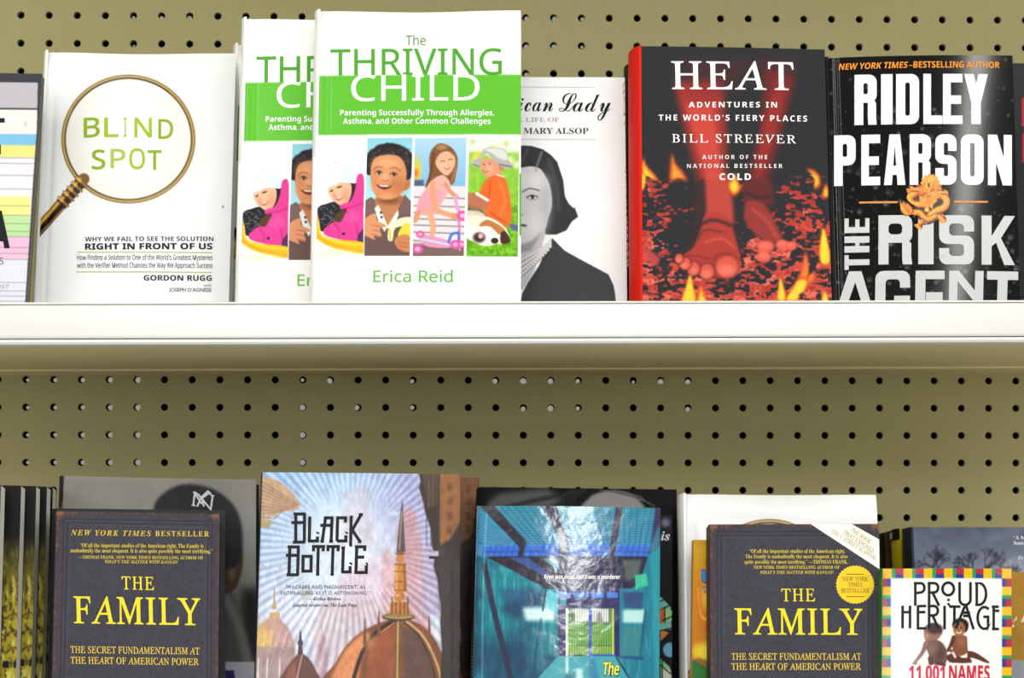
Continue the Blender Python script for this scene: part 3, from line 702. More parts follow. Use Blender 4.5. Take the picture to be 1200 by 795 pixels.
cv.poly(pl((352, 380), (440, 380), (490, 420), (470, 480), (400, 470), (352, 450)), (184, 112, 84), sm=True); cv.poly(pl((352, 450), (430, 470), (480, 520), (440, 560), (352, 520)), (150, 110, 60), sm=True)
cv.poly(pl((440, 350), (470, 290), (540, 255), (590, 265), (625, 380), (640, 530), (610, 590), (540, 565), (470, 500), (490, 430), (430, 390)), (234, 106, 38), sm=True); cv.line(pl((500, 300), (495, 400)), 2, (186, 66, 14), .6, .8); cv.line(pl((560, 300), (600, 420), (560, 520)), 3, (250, 140, 70), .6, 1, sm=True); cv.line(pl((505, 500), (560, 540), (600, 560)), 2.4, (180, 66, 16), .6, .8); cv.line(pl((415, 378), (485, 420)), 3.2, (244, 240, 230)); cv.line(pl((545, 256), (590, 268)), 1.8, (240, 226, 210))
cv.poly(pl((620, 570), (690, 580), (690, 620), (640, 612)), (100, 96, 150)); cv.line(pl((352, 478), (450, 496)), 2.4, (60, 70, 90))
cv.poly(pl((345, 530), (430, 520), (520, 540), (600, 600), (630, 680), (590, 700), (540, 700), (470, 715), (400, 690), (345, 650)), (246, 240, 230), sm=True); cv.poly(pl((345, 490), (430, 490), (470, 530), (430, 590), (345, 545)), (240, 226, 206), .8, 1, sm=True)
cv.poly(pl((430, 585), (480, 545), (560, 580), (600, 620), (560, 640), (500, 590)), (190, 122, 60), sm=True); cv.poly(pl((570, 630), (600, 620), (632, 680), (600, 700), (568, 690)), (70, 40, 26), sm=True); cv.ell(*ph(430, 660), 7, 6, (60, 40, 40), 1, .4); cv.ell(*ph(440, 650), 3, 3, (236, 180, 180)); cv.ell(*ph(530, 680), 4.4, 3.4, (40, 32, 30)); cv.ell(*ph(490, 620), 5, 4, (250, 246, 240))
TH.panel('cover_photo', cv, ((550, 162.5), (608.3, 162.5), (606.7, 300.5), (546.5, 300.5)), label='photo of a boy in an orange shirt sitting on grass beside a dog')
TH2 = dup_at(TH, 286.8, 1.7525, label='green and white hardcover with a cut-off title, just behind the fully visible copy')
TH3 = dup_at(TH, 276.6, 1.848, label='rearmost green and white hardcover, only a sliver of its left edge showing')

# -- grey and white book with the portrait of a woman
cv = Cv(505, 80, 742, 362, (236, 238, 240)); cv.vgrad(85, 250, (242, 244, 246), (253, 254, 255))
def mir(p): return [(1214 - x, y) for x, y in p]
hair = [(607, 170.5), (622, 171), (636, 175), (646, 182), (653, 190), (660, 211), (662, 230), (666, 238), (672, 244), (673.5, 243), (677.5, 254), (670, 260), (664, 270), (652, 275), (640, 275), (636, 270), (607, 262)]
cv.poly(hair, (40, 40, 43)); cv.poly(mir(hair), (40, 40, 43))
cv.poly([(598, 262), (640, 258), (639, 274), (634, 292), (626, 318), (612, 340), (596, 330), (590, 290)], (196, 196, 198), sm=False)
face = [(607, 197), (622, 195), (633, 198), (640, 208), (645, 220), (647, 240), (642, 258), (638, 270), (625, 281), (611, 286), (600, 285), (585, 274), (574, 258), (569, 236), (570, 215), (578, 199), (594, 195)]
cv.poly(face, (214, 214, 215), sm=True); cv.ell(640, 240, 8, 30, (168, 168, 170), .5, .9); cv.ell(622, 262, 14, 12, (228, 228, 228), .7, .9); cv.ell(622, 212, 16, 8, (236, 236, 236), .7, .9)
cv.line([(612, 225), (621, 221), (632, 223.5)], 1.5, (92, 92, 94), sm=True); cv.ell(624, 232, 6, 2.8, (150, 150, 152), .9, .5); cv.ell(624, 231.5, 4.2, 1.8, (236, 236, 236)); cv.ell(624, 231.2, 2.1, 2.0, (34, 34, 36)); cv.line([(617, 231.5), (623, 228.8), (630, 230.6)], 1.1, (40, 40, 42), sm=True)
cv.line([(580, 223.5), (591, 221), (600, 225)], 1.5, (92, 92, 94), sm=True); cv.ell(589, 231.5, 4.2, 1.8, (236, 236, 236)); cv.ell(589, 231.2, 2.1, 2.0, (34, 34, 36)); cv.line([(583, 231), (590, 228.8), (596, 231.5)], 1.1, (40, 40, 42), sm=True)
cv.line([(603, 252), (608, 254), (613, 251)], 1.4, (130, 130, 132), .8, .4); cv.line([(598, 265), (606, 263.6), (616, 264.6)], 2.6, (60, 60, 62), .95, .4, sm=True)
cv.poly([(636, 270), (624, 282), (612, 287), (600, 288), (604, 298), (622, 294)], (120, 120, 122), .6, 2)
cv.line([(635, 178), (630, 192), (628, 200)], 2.2, (150, 150, 152), .8, .8); cv.line([(643, 188), (652, 215), (655, 245)], 5, (86, 86, 90), .5, 1.6, sm=True); cv.line([(618, 176), (612, 190)], 4, (90, 90, 94), .5, 1.5)
cv.poly([(647, 279), (640, 292), (632, 311), (618, 332), (612, 344), (609, 358), (722, 358), (721, 345), (719, 334), (713, 321.5), (697, 313), (680, 304), (662, 294)], (50, 52, 58)); cv.poly([(575, 279), (560, 290), (510, 314), (505, 358), (612, 358), (605, 344), (590, 312)], (50, 52, 58))
cv.line([(649, 284), (640, 302), (624, 330), (614, 350)], 2, (30, 32, 36), .7, .8)
for row, off in enumerate((0, 6.2, 12.4, 18)):
    for k in range(14):
        t = k / 13; x = 645 - 37 * t; y = 283 + 24 * t ** .8 + off * (.35 + t * .65)
        cv.ell(x, y, 2.1, 2.1, (110, 110, 112)); cv.ell(x - .3, y - .3, 1.7, 1.7, (232, 232, 230))
LD = Book('portrait_hardcover_book', 'pale hardcover with a black and white portrait of a woman in pearls', (524, 87.5), (732.3, 89.5), (519, 352), (735, 352), 1.735, 1, 9.2, .022, 'hard', cv, (236, 236, 232), .34, .2, spine=(30, 30, 34), curl=.003, bow=.001)
LD.letters('title_lettering', [('Amer', 'script', 520, 603, 131, 21, BK), ('ican', 'script', 607, 648, 130.6, 21, BK), ('Lady', 'script', 655, 716, 130.8, 21.5, BK)])
LD.letters('subtitle_lettering', [('THE LIFE OF', 'roman', 592, 655, 143, 5, (120, 122, 126)), ('MARY ALSOP', 'serif', 613.5, 689.5, 157, 7, (60, 62, 66)), ('stroke', [[(520, 101.3), (698, 102)]], .7, (190, 192, 194)), ('stroke', [[(520, 163), (698, 163.6)]], .7, (190, 192, 194))])

# -- dark book behind the red spine
DK = Book('dark_hardcover_book', 'black book behind the red spine, only a narrow strip showing', (741, 73), (955, 76), (740, 352), (962, 352), 1.765, 1, 9.2, .028, 'hard', (26, 32, 30), (30, 34, 32), .3, spine=(24, 30, 28), bulge=.006)
# -- black book with bare feet on embers
R1, R2, R3 = (176, 48, 42), (212, 76, 62), (234, 116, 98); FY, FO = (254, 214, 60), (246, 134, 40)
cv = Cv(744, 48, 980, 362, (40, 42, 46))
X, Y = cv.X, cv.Y
# red light on the legs
cv.poly([(790, 95), (846, 95), (852, 160), (850, 210), (858, 250), (828, 252), (818, 210), (802, 150)], R1, .85, 6); cv.poly([(802, 120), (836, 125), (846, 200), (850, 235), (836, 238), (822, 190)], R2, .75, 4)
cv.poly([(898, 80), (932, 90), (918, 150), (900, 215), (905, 240), (872, 240), (880, 190), (890, 150)], (120, 36, 34), .8, 5); cv.poly([(908, 90), (924, 100), (908, 160), (893, 205), (884, 215), (892, 160)], R1, .6, 4)
cv.poly([(800, 70), (880, 70), (860, 110), (810, 110)], (110, 36, 34), .35, 8); cv.poly([(885, 66), (935, 72), (925, 110), (895, 110)], (110, 36, 34), .4, 7)
# ember bed
n1 = fbm(X * .6, Y * 1.15, 3.6, 3, 3); n2 = fbm(X * .5, Y * 1.1, 9, 3, 12); n3 = fbm(X, Y, 26, 2, 31)
dens = np.clip((Y - 203) / 60, 0, 1) * .06 + np.clip((Y - 290) / 50, 0, 1) * .07
feet = np.exp(-(((X - 842) / 30) ** 2 + ((Y - 262) / 42) ** 2)) + np.exp(-(((X - 896) / 24) ** 2 + ((Y - 245) / 36) ** 2)) + np.exp(-(((X - 800) / 14) ** 2 + ((Y - 262) / 36) ** 2))
top = np.clip((Y - 205 - 6 * (n3 - .5)) / 10, 0, 1)
m = np.clip((n1 * .6 + n2 * .4 + dens - .12 * np.clip(feet, 0, 1) - .575 + .16 * (n3 - .5)) * 26, 0, 1) * top
cv.field(m, R2, .95)
m2 = np.clip((fbm(X * .6, Y * 1.1, 7, 3, 77) + dens * .7 - .60 - .1 * feet) * 22, 0, 1) * top; cv.field(m2 * m, R3, .9)
cv.field(np.clip((n1 - .62) * 18, 0, 1) * top * m, (150, 36, 32), .6)
cv.poly([(750, 286), (762, 292), (774, 303), (770, 312), (758, 306), (748, 304)], (214, 76, 72), .8, 2)
# feet
dk = (52, 40, 42)
cv.poly([(814, 215), (856, 215), (862, 262), (866, 300), (830, 300), (800, 298), (812, 270)], dk, .9, 3, sm=True)
cv.poly([(826, 205), (853, 205), (859, 240), (860, 262), (846, 262), (828, 252)], R2, .8, 3)
cv.poly([(828, 250), (852, 254), (862, 280), (868, 306), (862, 322), (842, 326), (820, 320), (800, 314), (794, 304), (812, 290), (820, 272)], (176, 58, 50), .95, 1.5, sm=True)
cv.line([(822, 262), (838, 258), (856, 264)], 4, dk, .8, 1.2, sm=True); cv.line([(819, 280), (826, 270), (846, 272)], 2, dk, .6, .8, sm=True); cv.line([(826, 284), (846, 280), (860, 290)], 2.5, (226, 100, 84), .6, 1.2, sm=True)
for k, (x, y, rx, ry) in enumerate(((852, 313, 13.5, 13), (828.5, 318.5, 8.5, 9), (813, 315, 7, 8), (803, 309, 6.4, 7), (796, 303, 4.5, 5.5))):
    cv.ell(x, y, rx + 1.4, ry + 1.4, (88, 32, 32), .75, .3); cv.ell(x, y, rx, ry, (216, 88, 72), 1, .25); cv.ell(x - 1, y + ry * .3, rx * .7, ry * .5, (240, 126, 104), .7, .6)
cv.line([(836, 306), (842, 298), (858, 298)], 1.6, (120, 40, 38), .8, .6, sm=True); cv.line([(800, 300), (816, 300), (832, 304)], 2, (110, 40, 38), .7, .8, sm=True)
cv.poly([(874, 210), (902, 212), (906, 232), (900, 240), (880, 236), (870, 224)], (96, 40, 42), .9, 2.5, sm=True)
cv.poly([(876, 236), (896, 240), (908, 260), (917, 282), (900, 284), (884, 274), (872, 256)], (150, 54, 50), .95, 2, sm=True); cv.line([(882, 246), (898, 258), (910, 278)], 4, (196, 80, 68), .6, 2, sm=True); cv.line([(874, 226), (890, 232), (902, 230)], 3, (40, 34, 38), .7, 1.2, sm=True)
for (x, y, rx, ry) in ((897, 289, 10.5, 7), (917, 287, 8, 6), (927, 288, 7, 5), (895, 301, 9, 7)): cv.ell(x, y, rx, ry, (226, 92, 76), 1, .3); cv.ell(x, y - 1, rx * .6, ry * .5, (240, 122, 100), .7, .6)
# flames
def flame(pts, c=FO, inner=None, b=1.2):
    cv.poly(pts, (206, 70, 30), .7, b + 1, sm=True); p = np.asarray(pts, float); g = p.mean(0); cv.poly(g + (p - g) * .8, c, .95, b, sm=True)
    cv.poly(g + np.array([0, 1.5]) + (p - g) * .5, inner or FY, .95, b, sm=True)
flame([(750, 190), (754, 183), (757, 192), (766, 202), (774, 213), (768, 211), (758, 205), (752, 214), (748, 214)]); flame([(749, 200), (757, 206), (755, 222), (748, 224)], FY)
flame([(787, 178), (791, 190), (800, 200), (806, 212), (796, 210), (786, 213), (784, 206)], (224, 104, 40), (250, 160, 60))
flame([(853, 214), (858, 208), (862, 202), (866, 213), (869, 222), (860, 231), (853, 222)])
flame([(944, 197), (953, 198), (961, 206), (962, 218), (954, 223), (957, 212), (952, 203)]); flame([(968, 214), (971, 222), (970, 232), (964, 228)], FO)
flame([(965, 262), (971, 282), (974, 310), (962, 312), (960, 290)], FY); flame([(944, 292), (948, 312), (944, 330), (952, 322), (957, 316), (955, 330), (942, 340), (932, 334), (938, 316)], (236, 110, 60), FO)
flame([(936, 326), (948, 326), (944, 340), (936, 346), (934, 354), (918, 354), (928, 338)], FY); flame([(914, 322), (919, 336), (921, 354), (911, 354), (912, 338)], FY); flame([(967, 340), (972, 354), (962, 356)], FY)
flame([(809, 318), (813, 334), (816, 356), (798, 357), (802, 340)], FY); flame([(821, 332), (826, 346), (830, 357), (816, 357), (818, 346)])
HT = Book('fire_hardcover_book', 'black hardcover with a bright red spine and bare feet on burning embers', (749, 53.5), (966.8, 57.5), (750.5, 352), (975.3, 352), (1.694, 1.704), 1, 9.2, .034, 'hard', cv, (60, 60, 64), .5, .1,
          spine=(214, 36, 22), back=(40, 40, 44), bulge=.006, bow=.0012)
HT.letters('title_lettering', [('HEAT', 'roman', 786.5, 930, 104, 32, WH, {'yb2': 105.3, 'off': .008, 'sp': 1.12})])
HT.letters('subtitle_lettering', [('ADVENTURES IN', 'bold', 807, 910.5, 126, 6.4, WH, {'sp': 1.3}), ('THE WORLD\u2019S FIERY PLACES', 'bold', 772, 946, 141, 6.8, WH, {'sp': 1.3, 'yb2': 142.3})])
HT.letters('author_lettering', [('BILL STREEVER', 'roman', 787.5, 933, 166.8, 9.6, WH, {'sp': 1.25, 'off': .006, 'yb2': 168}), ('AUTHOR OF THE', 'bold', 823, 899, 186.6, 4.8, (236, 230, 228), {'sp': 1.5}), ('NATIONAL BESTSELLER', 'bold', 805, 917, 197, 4.8, (236, 230, 228), {'sp': 1.45}), ('COLD', 'bold', 843, 880, 211, 7.4, WH, {'sp': 1.3, 'off': .01})])
# faded lettering down the red spine
for t, z0, z1, w in (('HEAT', .88, .70, .010), ('BILL STREEVER', .55, .15, .006)):
    v, f = glyphs(t, 'bold'); mn, mx = v[:, 0].min(), v[:, 0].max(); hh = HT.tl[2]; sv = []
    for x, y in v:
        k = (x - mn) / (mx - mn); zc_ = hh * (z0 + (z1 - z0) * k); yy = .017 - w / 2 + y / .7 * w
        b = .006 * math.sin(math.pi * min(.97, max(.03, yy / .034))) ** .7
        sv.append((HT.bl[0] - b - .0006, yy, zc_))
    pymesh('spine_lettering', sv, f, ink((236, 150, 120), .4), HT.spine)

# -- black thriller with big white block letters
cv = Cv(960, 55, 1204, 362, (14, 14, 14))
rs = random.Random(8)
for k in range(520):
    x, y = rs.uniform(965, 1200), 66 + 296 * rs.random() ** .62; r = rs.choice((.7, .9, 1.1, 1.5, 2.4, 3.6)) * (.7 + .5 * rs.random()); g = rs.uniform(44, 92)
    cv.ell(x, y, r, r, (g, g, g), .55, .5); cv.ell(x - r * .2, y + r * .3, r * .5, r * .4, (g * 1.6,) * 3, .6, .6)
cv.vgrad(55, 66, (28, 30, 36), (20, 20, 20), 0)
RP = Book('thriller_hardcover_book', 'glossy black hardcover with huge white block lettering and a small golden dragon', (968, 66.5), (1187.5, 63.5), (976.3, 352), (1196.5, 352), (1.706, 1.698), 1, 9.2, .03, 'hard', cv, (30, 30, 32), .1, .3,
          spine=(26, 26, 28), hinge=.0006, bow=.003, bulge=.004)
OR = (244, 150, 40)
RP.letters('byline_lettering', [('NEW YORK TIMES', 'bold', 983, 1064, 81, 7.2, OR, {'shear': .2, 'yb2': 79.6}), ('\u2013BESTSELLING AUTHOR', 'bold', 1065, 1172, 79.6, 7.4, OR, {'yb2': 78.8})])
def blk(t, xs, yt, yb, col, tilt=0.0):
    """heavy condensed capitals: t letter, xs (x0, x1), top and bottom rows -> polygons (outer ring, list of holes are cut as strokes)"""
    x0, x1 = xs; w = x1 - x0; s = min(w * .40, 11.8) if t != 'I' else w; h = yb - yt; th = min(10.5, h * .17); r = min(s * .55, 6)
    P = lambda *q: [(x0 + a, yt + b) for a, b in q]
    def ring(pts): return ('ring', pts)
    out = []
    if t == 'I': out = [P((0, 0), (w, 0), (w, h), (0, h))]
    elif t == 'L': out = [P((0, 0), (s, 0), (s, h - th), (w, h - th), (w, h), (0, h))]
    elif t == 'E': out = [P((0, 0), (s, 0), (s, h), (0, h)), P((s, 0), (w, 0), (w, th), (s, th)), P((s, h - th), (w, h - th), (w, h), (s, h)), P((s, h * .43), (w * .93, h * .43), (w * .93, h * .43 + th), (s, h * .43 + th))]
    elif t == 'T': out = [P((0, 0), (w, 0), (w, th), (0, th)), P(((w - s) / 2, th), ((w + s) / 2, th), ((w + s) / 2, h), ((w - s) / 2, h))]
    elif t == 'H': out = [P((0, 0), (s, 0), (s, h), (0, h)), P((w - s, 0), (w, 0), (w, h), (w - s, h)), P((s, h * .43), (w - s, h * .43), (w - s, h * .43 + th), (s, h * .43 + th))]
    elif t == 'N': out = [P((0, 0), (s * .85, 0), (s * .85, h), (0, h)), P((w - s * .85, 0), (w, 0), (w, h), (w - s * .85, h)), P((0, 0), (s * .95, 0), (w, h), (w - s * .95, h))]
    elif t == 'Y': out = [P((0, 0), (s, 0), (w / 2 + s * .5, h * .58), (w / 2 - s * .5, h * .58)), P((w - s, 0), (w, 0), (w / 2 + s * .5, h * .58), (w / 2 - s * .5, h * .58)), P((w / 2 - s * .5, h * .55), (w / 2 + s * .5, h * .55), (w / 2 + s * .5, h), (w / 2 - s * .5, h))]
    elif t == 'K': out = [P((0, 0), (s, 0), (s, h), (0, h)), P((w - s * 1.05, 0), (w, 0), (s + w * .24, h * .50), (s, h * .62), (s, h * .42)), P((s * .9 + w * .1, h * .42), (s + w * .22, h * .38), (w, h), (w - s * 1.08, h))]
    elif t == 'A': out = [P((w / 2 - s * .62, 0), (w / 2, 0), (w / 2, h * .22), (s * .92, h), (0, h)), P((w / 2, 0), (w / 2 + s * .62, 0), (w, h), (w - s * .92, h), (w / 2, h * .22)), P((w * .3, h * .62), (w * .7, h * .62), (w * .76, h * .8), (w * .24, h * .8))]
    else:
        def rr(a, b, c, d, q, n=5):      # rounded rectangle ring as quads
            return np.concatenate([arc(c - q, b + q, q, q, 90, 0, n), arc(c - q, d - q, q, q, 0, -90, n), arc(a + q, d - q, q, q, -90, -180, n), arc(a + q, b + q, q, q, 180, 90, n)])
        def band(a, b, c, d, skip=None, q=None):
            q = q or min((c - a) * .38, 9); o = rr(a, b, c, d, q); i = rr(a + s, b + th, c - s, d - th, max(.8, min(q * .5, (c - a - 2 * s) * .45))); n = len(o); res = []
            for k in range(n):
                m = (k + 1) % n; mx, my = (o[k] + o[m]) / 2
                if skip and skip(k, o[k], o[m]): continue
                res.append([tuple(o[k]), tuple(o[m]), tuple(i[m]), tuple(i[k])])
            return res
        a, b, c, d = x0, yt, x1, yb
        if t == 'O': out = band(a, b, c, d)
        elif t == 'D': out = band(a, b, c, d) + [P((0, 0), (s, 0), (s, h), (0, h)), P((0, 0), (w * .5, 0), (w * .5, th), (0, th)), P((0, h - th), (w * .5, h - th), (w * .5, h), (0, h))]
        elif t == 'P': out = band(a, b, c, b + h * .6) + [P((0, 0), (s, 0), (s, h), (0, h)), P((0, 0), (w * .5, 0), (w * .5, th), (0, th)), P((0, h * .6 - th), (w * .5, h * .6 - th), (w * .5, h * .6), (0, h * .6))]
        elif t == 'R': out = band(a, b, c, b + h * .56) + [P((0, 0), (s, 0), (s, h), (0, h)), P((0, 0), (w * .5, 0), (w * .5, th), (0, th)), P((0, h * .56 - th), (w * .5, h * .56 - th), (w * .5, h * .56), (0, h * .56)), P((w - s, h * .53), (w * .8, h * .47), (w * .97, h * .57), (w * .97, h * .85), (w, h), (w - s * .95, h), (w - s, h * .85))]
        elif t == 'S':
            q = min(w * .38, 9); hm = h * .5 + th * .5
            def half(top):
                bb, dd = (b, b + hm) if top else (d - hm, d)
                def sk(k, p, r_):
                    mx, my = (p + r_) / 2
                    return (top and mx > c - s and my > b + h * .33) or ((not top) and mx < a + s and my < d - h * .33)
                return band(a, bb, c, dd, None if False else (lambda k, p, r_: False), q)
            up_ = band(a, b, c, b + hm, lambda k, p, r_: min(p[0], r_[0]) > c - s * .6 and max(p[1], r_[1]) > b + h * .32, q)
            lo_ = band(a, d - hm, c, d, lambda k, p, r_: max(p[0], r_[0]) < a + s * .6 and min(p[1], r_[1]) < d - h * .32, q)
            out = up_ + lo_ + [P((w - s, th), (w, th * .8), (w, h * .33), (w - s, h * .33)), P((0, h * .67), (s, h * .67), (s, h - th), (0, h - th * .8))]
        elif t == 'G':
            out = band(a, b, c, d, lambda k, p, r_: min(p[0], r_[0]) > c - s * .6 and (p[1] + r_[1]) / 2 > b + h * .3 and (p[1] + r_[1]) / 2 < b + h * .7) + [P((w - s, th), (w, th), (w, h * .34), (w - s, h * .34)), P((w * .54, h * .5), (w, h * .5), (w, h - th), (w - s, h - th), (w - s, h * .5 + th), (w * .54, h * .5 + th))]
    if tilt: out = [[(x, y + tilt * (x - 1086)) for x, y in p] for p in out]
    return out
def word(t, xs, yt, yb, tilt=0.0):
    r = []
    for ch, x in zip(t, xs): r += blk(ch, x, yt, yb, None, tilt)
    return r
W1 = (240, 242, 242); SV = (206, 208, 208)
RP.letters('author_lettering', [('poly', word('RIDLEY', ((1001.5, 1027.5), (1032.5, 1046), (1050, 1077), (1082, 1104.5), (1105, 1128), (1130, 1158)), 86.7, 145.6, -.006), W1),
    ('poly', word('PEARSON', ((977.8, 1003), (1009.5, 1031.5), (1036, 1061), (1066, 1091), (1096, 1121), (1126, 1153), (1158, 1186.5)), 157.4, 216.8, -.003), W1)], rough=.25)
the = []
for ch, (a, b) in zip('THE', ((0, 17), (20, 39), (43, 60))):
    for p in blk(ch, (a, b), 0, 29, None): the.append([(990 + y, 315.5 - x) for x, y in p])
RP.letters('title_lettering', [('poly', word('RISK', ((1029.5, 1069), (1076, 1094), (1100.5, 1141.5), (1150.5, 1190)), 252.3, 310, 0), SV), ('poly', the, SV),
    ('poly', word('AGENT', ((984, 1021), (1026, 1066.5), (1073, 1107), (1112.5, 1153), (1157, 1194)), 317.5, 376, 0), SV)], rough=.25)
for q in ([(1007, 237), (1052, 237)], [(1118, 236.6), (1158, 236.2)]): RP.letters('gold_rule', [('stroke', [q], 2.2, (222, 150, 84))])
def dr(x, y): return (1040 + x * .1007, 195 + y * .1007)
cv = Cv(1048, 198, 1120, 274, (24, 18, 12))
D1, D2, D3 = (238, 146, 40), (253, 196, 72), (170, 76, 18)
def dl(p, w, w2=None):
    q = np.array([dr(*a) for a in p]); w2 = w if w2 is None else w2
    cv.line(q, w * .1007 + 1.2, (60, 28, 8), 1, 0, True, w2 * .1007 + 1.2); cv.line(q, w * .1007, D3, 1, 0, True, w2 * .1007); cv.line(q - [.4, .5], w * .076, D1, 1, .3, True, w2 * .076); cv.line(q - [.8, 1.0], w * .03, D2, .95, .4, True, w2 * .03)
    s = smooth_pts(q, 6, False)
    for i in range(0, len(s) - 1, 3):
        d = s[i + 1] - s[i]; d = d / (np.hypot(*d) + 1e-6); n = np.array([-d[1], d[0]]) * w * .04; cv.line([s[i] + n, s[i] + d * .9, s[i] - n], .55, D3, .75)
def claw(x, y, *tips):
    for t in tips: cv.line([dr(x, y), dr(*t)], 3.0, (60, 28, 8), 1, 0, w2=1.2); cv.line([dr(x, y), dr(*t)], 2.2, D1, 1, 0, w2=.8)
    cv.ell(*dr(x, y), 2.6, 2.4, D1, 1, .3); cv.ell(*dr(x - 6, y - 8), 1.2, 1, D2, .9, .5)
dl([(540, 330), (640, 340), (690, 410), (660, 480), (570, 520), (500, 570), (465, 630), (400, 645)], 98, 70)
dl([(230, 520), (300, 545), (370, 540), (420, 590), (480, 620), (560, 585), (640, 585)], 84, 50)
dl([(430, 260), (320, 310), (255, 370), (300, 440), (430, 450)], 98, 76)
cv.poly([dr(*q) for q in ((140, 385), (165, 430), (190, 400), (205, 440), (235, 425), (285, 480), (310, 540), (250, 585), (190, 570), (140, 500))], D3); cv.poly([dr(*q) for q in ((146, 400), (168, 445), (192, 415), (208, 450), (232, 440), (272, 490), (285, 540), (240, 572), (195, 555), (150, 495))], (246, 170, 50), .95, .3)
for k in range(5): cv.line([dr(150 + k * 22, 420 + k * 8), dr(235 + k * 8, 545)], .7, D3, .7, .2)
dl([(400, 645), (345, 690), (375, 725)], 56, 56); dl([(600, 590), (650, 640), (620, 655)], 56, 50); dl([(370, 270), (300, 275), (245, 285)], 50, 30); dl([(600, 300), (655, 312), (700, 310)], 44, 26)
for x, y, tips in ((250, 285, ((212, 262), (230, 312))), (280, 262, ((258, 222), (298, 226))), (690, 305, ((655, 252), (700, 282), (726, 330))), (645, 645, ((692, 618), (684, 655))), (365, 715, ((305, 680), (400, 738), (350, 742)))):
    for t in tips: cv.line([dr(x, y), dr(*t)], 3.4, D1, 1, .2, w2=.9)
cv.poly([dr(*q) for q in ((370, 440), (365, 180), (390, 130), (430, 95), (480, 78), (545, 84), (595, 122), (625, 175), (645, 225), (600, 340), (540, 440), (470, 490))], D1)
rs = random.Random(5)
for k in range(260):      # the mane: a dense burst of curling locks
    a = rs.uniform(-math.pi, math.pi); r0 = rs.random() ** .7; x_, y_ = 485 + 112 * r0 * math.sin(a), 290 - 185 * r0 * math.cos(a) * (1 if abs(a) < 1.6 else .9); cb = rs.uniform(-.8, .8)
    q0 = (x_, y_); q1 = (x_ + 26 * math.sin(a + cb), y_ - 30 * math.cos(a + cb)); q2 = (q1[0] + 16 * math.sin(a - cb), q1[1] - 20 * math.cos(a - cb))
    cv.line([dr(*q0), dr(*q1), dr(*q2)], 2.6, rs.choice([D1, D1, D2, (222, 124, 36), (246, 166, 56), D3]), .95, .1, True, w2=.6)
cv.ell(*dr(485, 160), 7, 4.5, D2, .6, .8); cv.ell(*dr(478, 222), 1.2, 2.5, (30, 20, 14)); cv.line([dr(470, 250), dr(455, 330), dr(470, 400)], 1.4, (190, 80, 40), .6, .4, True); cv.ell(*dr(470, 440), 5, 4, (226, 130, 60), .7, .6)
cv.poly([dr(*q) for q in ((520, 470), (560, 418), (630, 420), (622, 450), (560, 470))], (22, 18, 14), 1, .2); cv.poly([dr(*q) for q in ((290, 478), (350, 492), (410, 478), (440, 520), (450, 560), (400, 515), (330, 500))], (22, 18, 14), 1, .2); cv.ell(*dr(345, 388), 3, 1.2, (120, 50, 16), .9, .4)
cv.ell(*dr(458, 512), 3.2, 3, D3, 1, .3); cv.ell(*dr(456, 509), 2.6, 2.4, D2, 1, .3)
dragon_poly = [dr(*q) for q in ((140, 390), (200, 405), (235, 430), (290, 480), (350, 485), (255, 420), (215, 370), (235, 320), (210, 270), (240, 225), (300, 235), (360, 215), (395, 220), (376, 188), (400, 178), (390, 138), (425, 138), (430, 98), (460, 112), (480, 80), (505, 104), (540, 86), (548, 122), (592, 124), (582, 160), (622, 174), (600, 205), (642, 222), (615, 245), (640, 255), (700, 290), (735, 400), (715, 490), (650, 550), (690, 620), (680, 660), (590, 665), (590, 625), (500, 680), (410, 690), (405, 740), (360, 740), (300, 680), (345, 670), (370, 630), (345, 580), (290, 565), (210, 585), (150, 530))]
h1 = [dr(*q) for q in ((520, 470), (560, 415), (630, 420), (620, 450), (560, 470), (490, 540), (460, 570), (420, 540), (440, 520), (480, 510))]
# the ornament is one printed patch; only its outline carries ink
def patch(bk, name, cv, outline, eps, label):
    p = np.asarray(outline, float); x0, y0 = p.min(0); x1, y1 = p.max(0); st = .55
    xs = np.arange(x0, x1, st); ys = np.arange(y0, y1, st); XX, YY = np.meshgrid(xs, ys)
    class _T: pass
    t = Cv.inside(type('q', (), {'X': XX, 'Y': YY})(), p, (slice(None), slice(None))) > .5
    P = bk.P(XX, YY, eps); C = lin(cv.soften().sample(XX, YY)) * ALB
    R, K = XX.shape; idx = np.arange(R * K).reshape(R, K)
    keep = t[:-1, :-1] & t[1:, 1:]
    q = np.stack([idx[:-1, :-1], idx[1:, :-1], idx[1:, 1:], idx[:-1, 1:]], -1)[keep]
    us = np.unique(q); mp = np.full(R * K, -1); mp[us] = np.arange(len(us))
    o = pymesh(name, P.reshape(-1, 3)[us], [tuple(r) for r in mp[q].tolist()], printed(.25), bk.cover, smooth=True)
    a = o.data.color_attributes.new('print', 'FLOAT_COLOR', 'POINT'); c = np.concatenate([C.reshape(-1, 3)[us], np.ones((len(us), 1))], 1)
    a.data.foreach_set('color', c.astype(np.float32).ravel()); o['label'] = label; return o
patch(RP, 'dragon_emblem', cv, dragon_poly, .0006, 'small golden dragon emblem')
RPX = Book('dark_hardcover_book', 'dark book at the right edge showing a strip of red lettering', (1181, 74), (1392, 77), (1190, 352), (1404, 352), 1.772, 1, 9.2, .025, 'hard', (32, 33, 36), (34, 34, 36), .3, spine=(30, 30, 32))
RPX.letters('title_lettering', [('M', 'bold', 1197.3, 1240, 147, 31, (176, 30, 62), {'off': .03})])
RPX.letters('author_lettering', [('L', 'bold', 1197.8, 1230, 189, 32, (176, 30, 62), {'off': .03})])
